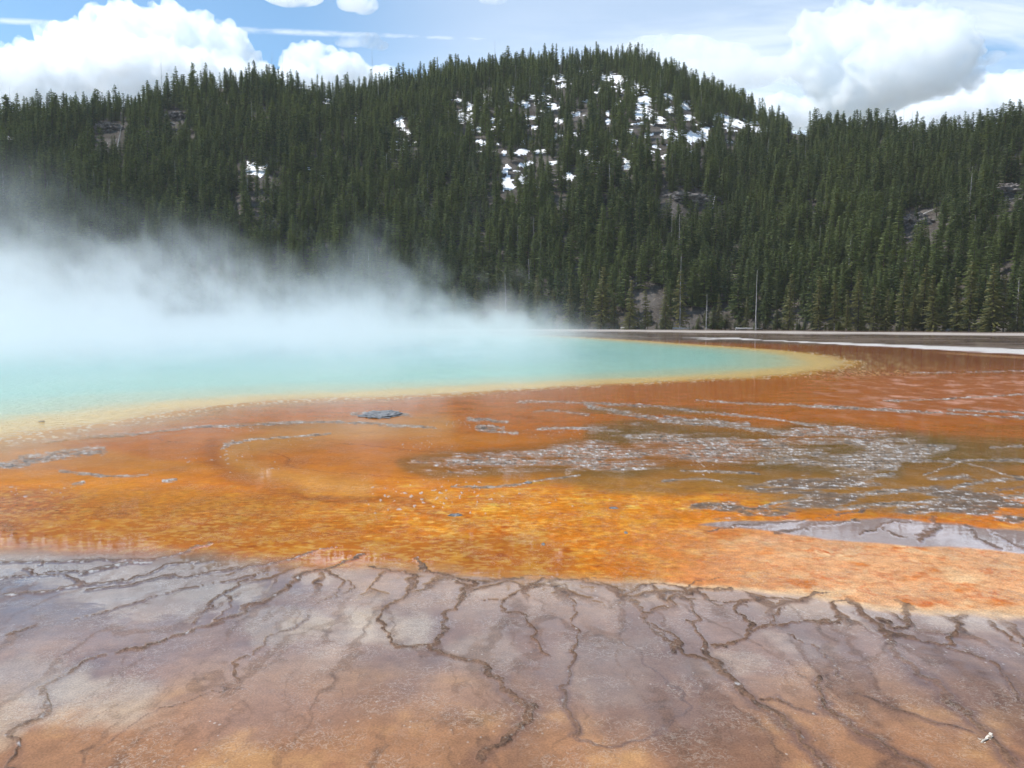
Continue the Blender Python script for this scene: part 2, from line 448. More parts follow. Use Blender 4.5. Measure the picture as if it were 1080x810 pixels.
# ----------------------------------------------------------------------------- ground
def build_ground():
    # polar sheet round the viewpoint: fine ahead, coarse behind, out to the horizon
    fine = np.arange(-36.5, 36.51, 0.055)
    rest = np.arange(36.5 + 3, 360 - 36.5, 4.0)
    ang = np.radians(np.concatenate([fine, rest]))
    dep = np.arange(0.42, 33.5, 0.055)
    r_f = CAM_H / np.tan(np.radians(dep))[::-1]           # near to far
    r_n = np.linspace(0.4, r_f[0], 14)[:-1]
    r_o = np.array([420, 520, 700, 1000, 1500, 2500, 4000.])
    rad = np.concatenate([r_n, r_f, r_o])
    nr, na = len(rad), len(ang)
    A, RR = np.meshgrid(ang, rad)
    X = (RR * np.sin(A)).ravel(); Y = (RR * np.cos(A)).ravel()
    U, V = project(X, Y, 0 * X)
    behind = Y < 1.5
    V = np.where(behind, 1500, V)

    wx = X + 0.09 * fbm(X * 1.3, Y * 1.3, 3) + 0.05 * noise2(X * 5, Y * 5) + .02 * noise2(X * 13, Y * 13)
    wy = Y + 0.14 * fbm(X * 1.3 + 40, Y * 1.3, 3) + 0.07 * noise2(X * 5 + 9, Y * 5) + .03 * noise2(X * 13 + 9, Y * 13)
    big = fbm(X * .12, Y * .12, 4); mid = fbm(X * .6, Y * .6, 4); fin = fbm(X * 2.3, Y * 2.3, 4); tiny = noise2(X * 9, Y * 9)
    warpu = U + 10 * fbm(X * .5, Y * .5, 3) ; warpv = V + (V - HORIZON) * 0.035 * fbm(X * .7 + 5, Y * .7, 4)
    N = len(X)
    col = np.zeros((N, 3)); wet = np.zeros(N); grain = np.full(N, .3); spark = np.zeros(N); Z = np.zeros(N)

    def blend(mask, c):
        m = np.clip(mask, 0, 1)[:, None]
        col[:] = col * (1 - m) + np.asarray(c) * m

    def setf(arr, mask, val): arr[:] = arr * (1 - np.clip(mask, 0, 1)) + val * np.clip(mask, 0, 1)

    # --- orange runoff
    col[:] = alb(206, 114, 18)
    blend(sstep(-.3, .5, big + .4 * mid), alb(216, 124, 26))
    blend(sstep(.0, .5, mid + .3 * fin) * .6, alb(186, 94, 16))
    # bright yellow-orange band of streaks
    bu = np.clip(1 - ((U - 560) / 420) ** 2, 0, 1); bv = np.exp(-((warpv - 530) / 32) ** 2)
    blend(bu * bv * (.55 + .8 * fin), alb(230, 144, 22))
    streak = fbm(X * 1.5 + 2, Y * 4.2, 5, .65)
    blend(bu * bv * sstep(.15, .5, streak), alb(250, 204, 84))
    blend(sstep(495, 520, warpv) * sstep(-.1, .5, fin + .4 * tiny) * .65, alb(240, 168, 56))
    blend(sstep(495, 520, warpv) * sstep(.25, .6, fbm(X * 4, Y * 6, 3)) * .75, alb(176, 80, 16))
    # pale salmon belt on the right
    sal = sstep(620, 900, U) * sstep(548, 575, warpv)
    blend(sal * .9, alb(240, 178, 122)); blend(sal * sstep(.0, .5, fin + .3 * mid), alb(248, 200, 146)); blend(sal * sstep(.12, .5, fbm(X * 2.6 + 7, Y * 3.4, 4)), alb(222, 128, 42))
    ck = fbm(X * 3 + 4, Y * 3, 3); ckl = sstep(.09, .02, np.abs(fbm(wx * 1.6 + 60, wy * 2.0, 4))) + .7 * sstep(.07, .015, np.abs(fbm(wx * 4.2 + 20, wy * 5, 3)))
    blend(sstep(560, 860, U) * sstep(540, 570, warpv) * ckl * (.35 + .6 * ck) * .9, alb(214, 104, 24))
    blend(sstep(505, 540, warpv) * sstep(800, 500, U) * sstep(.12, .42, noise2(X * 4.5, Y * 9) * .6 + .7 * noise2(X * 9, Y * 17) + .35 * mid) * .55, alb(250, 196, 104))
    # red-brown far right
    far = sstep(800, 960, U + 30 * mid) * sstep(452, 432, V)
    blend(far, alb(176, 98, 38)); rp = far * sstep(382, 405, V)
    blend(rp * sstep(.0, .45, fbm(X * 1.4, Y * .75, 4)), alb(226, 164, 136)); blend(sstep(700, 950, U) * sstep(398, 372, V) * .8, alb(150, 78, 32))
    # olive pools
    for (cu, cv, ru, rv, s) in ((930, 502, 190, 42, 1.0), (700, 507, 130, 16, .9), (655, 460, 40, 9, .9), (300, 449, 70, 5, .7), (740, 453, 110, 14, .8), (1040, 470, 130, 22, 1), (560, 503, 110, 12, .5), (690, 433, 90, 5, .8), (290, 470, 60, 12, .35)):
        d = ((U - cu) / ru) ** 2 + ((V - cv) / rv) ** 2 + .5 * mid
        blend(sstep(1.3, .4, d) * s * .85, alb(150, 108, 44) if s < .95 else alb(142, 104, 46))
    blend(sstep(740, 800, U) * np.exp(-((V - (444 + (U - 800) * .045)) / 7) ** 2) * .85, alb(206, 112, 16))
    blend(sstep(230, 120, np.hypot(U - 320, (V - 492) * 3.5)) * .35, alb(226, 136, 44))
    sw = fbm(wx * .12 + .25 * wy + .8 * big, wy * .10 + 4, 3); blend(sstep(.05, .35, sw) * sstep(445, 470, V) * sstep(700, 400, U) * .7, alb(226, 146, 40)); blend(sstep(.04, .0, np.abs(sw + .12)) * sstep(450, 470, V) * sstep(600, 400, U) * .5, alb(160, 76, 20))
    arc, _ = near_lines(U + 8 * mid, V + 4 * fin, [[tuple(q) for q in smooth_line([(470, 447), (400, 450), (330, 456), (275, 465), (246, 474), (240, 484), (262, 496), (310, 507), (380, 514)], 3)]], [11], 2.0)
    blend(sstep(-.8, 1.0, arc) * .62, alb(222, 160, 78))
    arc2, _ = near_lines(U + 8 * mid, V + 4 * fin, [[tuple(q) for q in smooth_line([(225, 470), (222, 486), (250, 503), (310, 517)], 3)]], [9], 2.0)
    blend(sstep(-.8, 1.0, arc2) * .42, alb(150, 76, 26))
    grain[:] = .35 + .5 * sstep(500, 530, warpv)
    film = sstep(512, 490, warpv + 5 * mid)                # under water beyond, bare mat nearer
    wet[:] = .12 + .6 * film
    wet *= 1 - .5 * rp
    # left: the film of water carries on to the near flats
    wl = sstep(500, 250, U + 40 * mid) * sstep(505, 530, V); wet[:] = np.maximum(wet, wl * .9)

    # --- near brown flats
    edge = np.interp(U, [-300, 0, 200, 300, 400, 500, 600, 700, 850, 1000, 1080, 1500], [580, 582, 586, 594, 601, 605, 607, 614, 630, 645, 655, 705])
    fv = warpv - edge + 4 * fin
    soft = np.interp(U, [0, 250, 450, 620], [17, 15, 8, 3]); fg = sstep(-soft, soft + 2, fv); isfg = fg > .5
    blend(fg, alb(164, 125, 100))
    blend(fg * sstep(-.25, .35, mid + .5 * big), alb(186, 148, 116))
    blend(fg * sstep(.05, .45, fbm(X * .8 + 20, Y * .45, 4)) * .8, alb(134, 102, 88))
    blend(fg * sstep(.15, .5, fbm(X * .9 - 20, Y * .9, 4)) * sstep(770, 640, V) * .7, alb(214, 188, 164))
    blend(fg * sstep(700, 800, V + 70 * mid) * .9, alb(182, 130, 90)); blend(fg * sstep(690, 800, V + 60 * mid) * sstep(.0, .45, fbm(X * 1.5, Y * 1.5 + 9, 4)), alb(214, 162, 106))
    blend(fg * sstep(760, 850, V + 40 * mid) * sstep(0.1, -.3, fin + .5 * mid) * .7, alb(162, 108, 78))
    blend(np.exp(-(fv / 3.0) ** 2) * sstep(560, 760, U), alb(238, 196, 150))
    blend(np.exp(-((fv + 4) / 4.0) ** 2) * sstep(330, 420, U) * sstep(700, 600, U) * .5, alb(206, 150, 84))
    # pale patches, whitish left bottom
    for (cu, cv, ru, rv, s) in ((400, 655, 60, 35, .8), (110, 745, 90, 32, .75), (300, 660, 50, 22, .6), (-5, 770, 35, 40, .8), (20, 715, 80, 28, .5), (250, 625, 60, 10, .5), (510, 690, 40, 25, .4), (765, 700, 40, 14, .3), (640, 700, 50, 40, .25)):
        d = ((U - cu) / ru) ** 2 + ((V - cv) / rv) ** 2 + 1.5 * mid + .9 * fin + .3 * noise2(X * 6, Y * 3)
        blend(fg * sstep(1.25, .1, d) * s * .8, alb(216, 192, 162))
    mir = sstep(-46, -26, fv + 8 * mid) * sstep(640, 560, U + 30 * mid) * (1 - fg); wet[:] = np.maximum(wet, mir)
    setf(grain, mir, .12); setf(grain, fg, .33)
    blend(fg * sstep(420, 150, U + 60 * mid) * sstep(700, 620, V) * .6, alb(104, 88, 80))
    wfg = 1.0 * sstep(815, 690, V + 60 * mid + (U - 540) * .03)
    wfg = wfg * (0.82 + .18 * sstep(.2, -.2, fin))
    setf(wet, fg, 0); wet[:] = np.maximum(wet * (1 - fg), fg * np.maximum(wfg, .2))
    # terrace puddles on the right
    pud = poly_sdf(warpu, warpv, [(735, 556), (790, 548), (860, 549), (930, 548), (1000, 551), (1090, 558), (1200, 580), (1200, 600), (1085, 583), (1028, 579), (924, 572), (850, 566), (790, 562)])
    pm = sstep(-1.5, 1.5, pud); blend(pm, alb(176, 150, 142)); setf(wet, pm, 1.0); setf(grain, pm, .1)  # pale bed colour, lightened to stand in for sky reflection

    # --- dark meandering rims of the terraces
    lines = []; wd = []
    for pts, w, h, s in [r[:4] for r in RIDGES]:
        p = smooth_line(pts, 2); gx, gy = on_ground(p[:, 0], p[:, 1]); lines.append(list(zip(gx, gy))); wd.append(w * .37)
    prof, idx = near_lines(wx, wy, lines, wd, 4.5)
    hh = np.array([r[2] for r in RIDGES])[idx]; ss = np.array([r[3] for r in RIDGES])[idx]; op = np.array([r[4] if len(r) > 4 else 1. for r in RIDGES])[idx]
    rim = sstep(-.05, .35, prof + .45 * noise2(X * 14, Y * 9) + .45 * noise2(X * 31, Y * 19) + .25 * fin + .7 * noise2(X * 1.1 + 7, Y * .8)) * op * (.55 + .45 * sstep(-.35, .1, noise2(X * .7 + 70, Y * .8)))
    halo = sstep(-3.4, .3, prof + .5 * fin) * (1 - rim)
    # thin cracks between the plates
    def cell_edges(px, py, seed):
        ix = np.floor(px).astype(int); iy = np.floor(py).astype(int)
        d1 = np.full(px.shape, 9.); d2 = np.full(px.shape, 9.)
        for dx in (-1, 0, 1):
            for dy in (-1, 0, 1):
                cx, cy = ix + dx, iy + dy
                h = np.sin(cx * 127.1 + cy * 311.7 + seed) * 43758.5453; h2 = np.sin(cx * 269.5 + cy * 183.3 + seed) * 43758.5453
                d = np.hypot(cx + (h - np.floor(h)) - px, cy + (h2 - np.floor(h2)) - py)
                n1 = np.minimum(d1, d); d2 = np.minimum(np.maximum(d1, d), d2); d1 = n1
        return d2 - d1
    ce = cell_edges((wx + .3 * mid) * .8 + 3, (wy + .4 * big) * .38, 2.)
    crack = sstep(.035, .012, ce) * sstep(-.05, .3, noise2(X * .5 + 3, Y * .4)) * fg * sstep(4, 14, fv)
    ce2 = cell_edges(wx * 2.1, wy * 1.1, 5.); belt = fg * np.exp(-((fv - 13) / 14.0) ** 2)
    net = sstep(.13, .04, ce2 + .07 * tiny + .09 * fin) * belt * sstep(200, 330, U) * .9
    # shallow runnels heading the same way as the flow, with softer stained beds beside them
    run = fbm(wx * .95 + .35 * big + 12, wy * .16 + 3, 3); run2 = fbm(wx * 2.3 + .5 * mid + 33, wy * .42 + 8, 3)
    near = fg * sstep(6, 40, fv)
    rl = sstep(.035, .012, np.abs(run) + .03 * tiny + .035 * fin) * sstep(-.7, -.1, noise2(X * .8 + 8, Y * .6))
    rl2 = sstep(.03, .008, np.abs(run2) + .03 * tiny + .04 * fin) * sstep(-.4, .1, noise2(X * .9 + 18, Y * .9))
    blend(near * sstep(.16, .02, np.abs(run - .05)) * sstep(350, 640, U) * .55, alb(122, 90, 76))
    crack = np.maximum(crack * .7, near * np.maximum(rl * .8, rl2 * .6))
    blend(fg * halo * (.35 + .5 * sstep(640, 740, V) * sstep(420, 640, U)), alb(126, 96, 84))
    dark = np.maximum(rim, np.maximum(crack * .6, net))
    blend(dark * .85, alb(122, 92, 74)); blend(dark * sstep(.0, .5, tiny + fin), alb(92, 70, 56)); blend(rim * sstep(.3, .7, prof + .3 * tiny) * .5, alb(136, 104, 80))
    setf(wet, dark, .12); setf(grain, dark, .8)
    spark[:] = np.maximum(spark, rim * ss)
    Z += rim * hh * .32 * (.8 + .6 * noise2(X * 20, Y * 14)) + net * .005
    wht = rim * sstep(.25, .55, noise2(X * 16, Y * 10) * .8 + ss * .55 - .22) * (ss > .02); blend(wht, alb(214, 208, 206))  # whitish flecks along the rims, glints painted into the colour

    # --- silver crusts in the runoff
    widths = [s[1] for s in SILVER]
    du = U + 7 * fbm(X * .8 + 50, Y * .8, 4); dv = V + (V - 330) * .016 * fbm(X * 1.1 + 80, Y * 1.1, 4)
    # distances measured in the ground's own proportions: rows are stretched so a rim keeps its width
    gl = [[tuple(q) for q in smooth_line(p, 3)] for p, w in SILVER]
    sprof, _ = near_lines(du, dv, gl, widths, 3.0)
    sbody = poly_sdf(du, dv, SILVER_BODY) / 5.0
    slow = poly_sdf(du, dv, SILVER_LOW) / 8.0
    st = fbm(X * .9 + 3, Y * .55 + .25 * X, 5, .6); st2 = fbm(X * .55 + 30, Y * .8 - .2 * X, 5, .6)
    stb = fbm(X * .42 + .9 * mid, Y * 1.15 + .5 * mid + .10 * X, 5, .62)
    body = sstep(-.12, .22, stb + .22 * np.clip(sbody, -1, 1) + .35 * st - .02) * sstep(-1.2, .3, sbody + .8 * fin)
    low = sstep(.12, .3, st2 + .1 * np.clip(slow, -1, 1)) * sstep(-.3, .5, slow)
    thin = sstep(-.1, .5, sprof + .9 * fin + .5 * tiny) * sstep(-.6, 0, sprof)
    silver = np.clip(np.maximum(np.maximum(body, thin), low * .95) * (V < 560), 0, 1) * (.5 + .5 * sstep(-.5, .0, noise2(X * 4.5 + 5, Y * 5.5) + .5 * noise2(X * 12, Y * 12)))
    blend(sstep(-2.2, -.2, sbody) * (1 - body) * .55 * (V < 520), alb(112, 90, 44))
    sp = .35 * stb + .5 * noise2(X * 2.6 + mid, Y * 6.5) + .5 * noise2(X * 10, Y * 13) + .3 * noise2(X * 24, Y * 20) + rng.normal(0, .12, N)
    blend(silver * .85, alb(172, 150, 128)); blend(silver * sstep(-.08, -.45, sp), alb(84, 68, 54)); blend(silver * sstep(.1, .45, sp), alb(210, 200, 194))
    blend(silver * sstep(.34, .55, sp), alb(254, 250, 248))  # near-white speckle: pale crust with sun glints painted in
    blend(low * np.clip(silver * 1.3, 0, 1) * .8 * (body < .3) * sstep(.6, .1, sp), alb(122, 92, 64))
    # stray flecks
    fl = noise2(X * 15 + 11, Y * 5.0) * (.75 + .8 * noise2(X * .45, Y * .4)); flm = sstep(.66, .76, fl + .1 * tiny) * (V > 440) * (V < 545) * (U < 760) * (1 - fg)
    blend(flm * .9, alb(216, 200, 190))
    spark[:] = np.maximum(spark, silver); setf(wet, silver, .22); setf(grain, silver, .9)
    Z += silver * (.004 + .007 * np.clip(sp, -1, 1)) * np.where(low > body, .6, 1) + flm * .006

    # --- pool
    pg = [on_ground(u, v) for u, v in POOL_EDGE]
    pp = [(float(a), float(b)) for a, b in pg] + [(-30, 175), (-75, 170), (-110, 130), (-120, 80), (-95, 40), (-50, 22)]
    sd = poly_sdf(X, Y, pp) + (.6 * mid + 1.1 * big + .3 * fin + .1 * tiny)
    ew = np.interp(U, [0, 250, 500, 800, 900], [1.25, 1.1, 1.0, 1.15, 1.25])
    sdw = sd / ew
    ob = sstep(-3.4, -.4, sd) * sstep(560, 240, U); blend(ob, alb(204, 146, 70))
    blend(sstep(-1.0, 0., sd) , alb(214, 150, 52)); blend(sstep(-.25, .9, sdw), alb(246, 206, 122)); blend(sstep(1.1, 3.8, sdw), alb(206, 218, 174))
    blend(sstep(2.8, 8.0, sdw), alb(172, 224, 202)); blend(sstep(7, 20, sdw), alb(158, 216, 206)); blend(sstep(16, 45, sdw), alb(146, 198, 206))
    fz = np.exp(-((sd - .2) / 2.2) ** 2) * sstep(830, 900, U); blend(fz * sstep(-.1, .4, fin + tiny * .5), alb(226, 190, 132))
    fz2 = np.exp(-((sd + 2.2) / 2.4) ** 2) * sstep(850, 920, U) * (V < 396); blend(fz2 * sstep(.0, .4, fin + .6 * tiny), alb(218, 166, 106))
    gle = np.exp(-((sd + .1) / .9) ** 2) * sstep(.25, .5, tiny + .5 * fin); blend(gle * .8, alb(248, 230, 196))  # sparkle on the pool edge, painted as pale flecks
    setf(wet, sstep(-1, 0, sd), .6); setf(silver, sstep(-2, 0, sd), 0); Z *= sstep(.5, -1.5, sd); setf(spark, sstep(-2, 0, sd), 0)

    # --- far flats: pale sinter strips
    outp = sstep(.5, -1.5, sd)
    ff = sstep(363, 357.5, V - np.clip((U - 700) * .022, 0, 12) + 1.0 * mid) * outp
    blend(ff, alb(104, 84, 66)); blend(ff * sstep(-.1, .3, fbm(X * .05, Y * .12, 4)), alb(132, 112, 96)); blend(ff * sstep(.1, .35, fbm(X * .06 + 9, Y * .16, 4)), alb(78, 58, 44))
    l1 = np.interp(U, [300, 600, 850, 1080, 1400], [348.5, 348.2, 350.8, 353, 356]); s1 = sstep(1.7, .8, np.abs(V - l1 + .7 * fbm(X * .06, Y * .03, 4) + .3 * big)); blend(s1 * outp, alb(206, 194, 184))
    c2 = np.interp(U, [700, 780, 865, 950, 1080, 1500], [356.5, 357.5, 361.5, 365.2, 371, 388]); w2 = np.interp(U, [690, 730, 865, 950, 1080, 1500], [.05, .6, .8, 2.0, 4.0, 9])
    s2 = sstep(1.2, .7, (np.abs(V - c2 + 1.2 * big) / w2 + .9 * np.abs(fbm(X * .12, Y * .3, 4)))) * (U > 690); blend(s2 * outp, alb(226, 220, 214))
    s3 = sstep(1.5, .5, np.abs(V - c2 - w2 - 2.4)) * sstep(960, 1020, U); blend(s3 * outp, alb(216, 150, 96))
    fl2 = sstep(347.6, 346.2, V); blend(fl2, alb(150, 136, 122)); blend(fl2 * sstep(0, .4, fbm(X * .2, Y * .3, 3)), alb(96, 80, 62)); 
    setf(wet, np.maximum(np.maximum(s1, s2), fl2), 0.); setf(wet, ff * (1 - s2) * (1 - s1), .35); setf(spark, ff, 0); Z *= (1 - ff)
    Z += fl2 * .15 * np.clip(big + .4, 0, 1)

    out = RR.ravel() > 250
    col[out] = alb(110, 96, 78); wet[out] = 0; Z[out] = 0
    col[behind] = alb(150, 112, 88)
    V3 = np.stack([X, Y, Z], 1)
    # faces
    i = np.arange(nr - 1)[:, None]; j = np.arange(na)[None, :]
    j2 = (j + 1) % na
    Q = np.stack([i * na + j, i * na + j2, (i + 1) * na + j2, (i + 1) * na + j], -1).reshape(-1, 4)[:, ::-1]
    zone = np.zeros(N, np.int8)
    zone[(fg < .5) & ~out & (V > 357)] = 1
    zone[sd > 0] = 2
    fz_ = zone[Q]
    zq = np.where((fz_ == 2).all(1), 2, np.where((fz_ >= 1).sum(1) >= 2, 1, 0))
    zq = np.where((zq == 1) & ~(V[Q] > 357).all(1), 0, zq)
    res = {}
    for k, name, mat in ((0, 'ground', M_GROUND), (1, 'orange_mat', M_GROUND), (2, 'pool_water', M_POOL)):
        qs = Q[zq == k]
        used, inv = np.unique(qs, return_inverse=True)
        o = quad_mesh(name, V3[used], inv.reshape(-1, 4), mat)
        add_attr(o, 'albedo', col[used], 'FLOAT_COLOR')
        if k < 2:
            add_attr(o, 'wet', wet[used]); add_attr(o, 'grain', grain[used]); add_attr(o, 'spark', spark[used])
        o['kind'] = 'structure'; res[name] = o
    # close the small hole under the viewpoint
    cx = [(0.4 * math.sin(a), 0.4 * math.cos(a), 0) for a in np.linspace(0, 2 * math.pi, 48, endpoint=False)]
    return res


GR = build_ground()

# ----------------------------------------------------------------------------- hill
TOPLINE = [(-500, 150), (-300, 128), (-100, 118), (0, 112), (40, 103), (100, 99), (150, 95), (190, 86), (230, 74), (280, 71), (330, 84), (385, 84), (420, 76), (460, 66), (520, 58),
           (560, 54), (620, 50), (660, 52), (700, 63), (740, 82), (780, 100), (810, 117), (840, 125), (880, 124), (910, 121), (950, 128), (1000, 130), (1020, 126), (1050, 115), (1080, 104), (1200, 80), (1500, 100)]
RIDGE_D = [(-500, 420), (0, 400), (300, 400), (450, 440), (620, 480), (760, 470), (830, 430), (930, 400), (1080, 370), (1500, 360)]
BASE_D = [(-500, 262), (0, 255), (400, 248), (560, 238), (700, 232), (760, 236), (900, 226), (1080, 220), (1500, 214)]


def lerp(tab, u): return np.interp(u, [a for a, b in tab], [b for a, b in tab])


SNOW = [(584, 83, 12, 4), (618, 76, 6, 2), (640, 81, 5, 5), (653, 84, 5, 4), (674, 93, 7, 8), (681, 107, 9, 5), (678, 120, 8, 6), (654, 95, 3, 4), (705, 102, 4, 4), (708, 117, 5, 4),
        (723, 111, 4, 5), (705, 142, 7, 5), (735, 145, 9, 5), (717, 142, 3, 4), (686, 143, 5, 2), (758, 123, 4, 5), (770, 129, 8, 6), (788, 132, 10, 4), (803, 137, 6, 3), (538, 98, 4, 7), (515, 105, 4, 5),
        (569, 105, 9, 6), (554, 110, 4, 4), (563, 124, 5, 3), (564, 135, 3, 2), (606, 121, 5, 3), (616, 108, 4, 2), (640, 120, 2, 3), (641, 129, 2, 3), (507, 138, 5, 4), (508, 150, 3, 3),
        (550, 161, 6, 3), (572, 161, 4, 2.5), (551, 175, 6, 2), (551, 188, 4, 5), (535, 195, 5, 6), (616, 161, 5, 3), (625, 173, 4, 3), (601, 187, 5, 4), (662, 175, 3, 5), (699, 166, 2, 2),
        (347, 107, 4, 4), (377, 125, 2, 5), (422, 129, 4, 6), (417, 154, 8, 7), (432, 141, 3, 3), (490, 125, 6, 6), (481, 105, 4, 2), (271, 179, 9, 6), (325, 179, 5, 2), (342, 186, 3, 3),
        (10, 147, 2, 2), (596, 90, 6, 3), (630, 95, 4, 3), (695, 127, 4, 4), (745, 137, 5, 4), (726, 125, 5, 3), (580, 112, 4, 3), (522, 128, 4, 3), (495, 112, 3, 4), (588, 145, 4, 3), (648, 150, 4, 3), (665, 140, 4, 3),
        (437, 152, 3, 3), (533, 162, 3, 2), (536, 178, 3, 2), (560, 172, 3, 2), (585, 172, 4, 2), (610, 142, 4, 2), (590, 128, 4, 2), (655, 160, 3, 2), (690, 155, 3, 2), (770, 150, 3, 2)]

N_DRIFTS = len(SNOW)
_r = random.Random(5)
for _ in range(230):
    a, b = _r.uniform(400, 815), _r.uniform(80, 200)
    if (b < 80 + .0006 * (a - 630) ** 2) or b > 205 - abs(a - 590) * .28: continue
    SNOW.append((a, b, _r.uniform(1.2, 3.2), _r.uniform(.8, 1.7)))


def build_hill():
    th = np.radians(np.arange(-66, 66.01, 0.09)); na = len(th)
    k = np.concatenate([np.linspace(-.06, 1.0, 330), np.linspace(1.01, 2.4, 70)]); nr = len(k)
    uu = 540 + F * np.tan(np.clip(th, -1.2, 1.2))
    d0 = lerp(BASE_D, uu); d1 = lerp(RIDGE_D, uu)
    ker = np.ones(25) / 25
    sm = lambda a: np.convolve(np.pad(a, 12, mode='edge'), ker, 'valid')
    d0, d1 = sm(d0), sm(d1)
    vt = lerp(TOPLINE, uu)
    drop = 9.0                                    # height of the trees along the ridge
    _, _, zt = at_dist(np.clip(uu, -900, 2000), vt, d1)
    H = np.maximum(zt - drop, 5)
    H *= sstep(R(68), R(46), np.abs(th)) * .9 + .1
    K, T = np.meshgrid(k, th, indexing='ij')
    RR = d0 + K * (d1 - d0)
    X = RR * np.sin(T); Y = RR * np.cos(T)
    s = np.where(K < 1, np.clip(K, -.1, 1) * .72 + .28 * (1 - (1 - np.clip(K, 0, 1)) ** 2), 1 - .35 * (K - 1) ** 1.3)
    bump = 5.5 * fbm(X * .014, Y * .014, 4) + 2.2 * fbm(X * .05 + 7, Y * .05, 3)
    Z = H * s + bump * sstep(.0, .25, K) * (.35 + .65 * sstep(1.0, .8, K))
    # gullies running down the slope
    Z -= 4.0 * sstep(.1, .6, fbm(T * 14 + .1 * K, K * .7, 3)) * sstep(.05, .3, K) * sstep(1, .75, K)
    Z = np.where(K < 0, K * 12, Z)
    # rescale so that the skyline comes out where it is
    for _ in range(3):
        ang = ((Z - CAM_H) / RR)[k <= 1.6].max(0)
        want = (H - CAM_H) / d1
        Z = np.where(K > 0, Z * (want / np.maximum(ang, 1e-3))[None, :], Z)
    V3 = np.stack([X, Y, Z], -1).reshape(-1, 3)
    i = np.arange(nr - 1)[:, None]; j = np.arange(na - 1)[None, :]
    Q = np.stack([i * na + j, i * na + j + 1, (i + 1) * na + j + 1, (i + 1) * na + j], -1).reshape(-1, 4)[:, ::-1]
    o = quad_mesh('hill', V3, Q, M_HILL); o['kind'] = 'structure'
    # snow: cells of the slope inside the patches, lifted a little
    U, Vv = project(X, Y, Z)
    m = np.full(X.shape, -9.)
    n = fbm(X * .16, Y * .16, 4) * .8 + .55 * noise2(X * .35, Y * .3) + .5 * noise2(X * .8, Y * .8)
    for (cu, cv, ru, rv) in SNOW:
        ru, rv = ru * 1.3, rv * 1.15
        sel = (np.abs(U - cu) < ru * 2.5) & (np.abs(Vv - cv) < rv * 2.5)
        if sel.any():
            d = 1 - np.hypot((U[sel] - cu) / (ru * 1.25), (Vv[sel] - cv) / (rv * 1.1)) + n[sel] * .85
            m[sel] = np.maximum(m[sel], d)
    cell = (m.ravel()[Q] > 0).all(1) & (np.repeat(k[:-1] < 1.05, na - 1))
    qs = Q[cell]
    used, inv = np.unique(qs, return_inverse=True)
    sv = V3[used].copy(); sv[:, 2] += .18 + .25 * np.clip(m.ravel()[used], 0, 1)
    sn = quad_mesh('snow', sv, inv.reshape(-1, 4), M_SNOW)
    tag(sn, 'patches of old white snow lying between the pines near the hilltop', 'snow', kind='stuff')
    return dict(th=th, k=k, d0=d0, d1=d1, Z=Z, X=X, Y=Y)


HILL = build_hill()


def hill_z(x, y):
    """height of the slope, bilinear in its own polar grid"""
    th = np.arctan2(x, y); r = np.hypot(x, y)
    ft = (th - HILL['th'][0]) / (HILL['th'][1] - HILL['th'][0])
    j = np.clip(np.floor(ft).astype(int), 0, len(HILL['th']) - 2); f = np.clip(ft - j, 0, 1)
    d0 = HILL['d0'][j] * (1 - f) + HILL['d0'][j + 1] * f; d1 = HILL['d1'][j] * (1 - f) + HILL['d1'][j + 1] * f
    K = (r - d0) / (d1 - d0)
    ki = np.clip(np.searchsorted(HILL['k'], K) - 1, 0, len(HILL['k']) - 2)
    g = np.clip((K - HILL['k'][ki]) / (HILL['k'][ki + 1] - HILL['k'][ki]), 0, 1)
    Z = HILL['Z']
    z = (Z[ki, j] * (1 - f) + Z[ki, j + 1] * f) * (1 - g) + (Z[ki + 1, j] * (1 - f) + Z[ki + 1, j + 1] * f) * g
    return np.where(K < 0, 0.0, z), K


def slope_hit(u, v):
    """point of the slope (or flat) that the pixel sees"""
    d = np.linspace(200, 560, 1400)
    x, y, z = at_dist(np.full_like(d, u), np.full_like(d, v), d)
    zz, K = hill_z(x, y)
    i = np.nonzero(z <= zz)[0]
    i = i[0] if len(i) else len(d) - 1
    return float(x[i]), float(y[i]), float(zz[i])


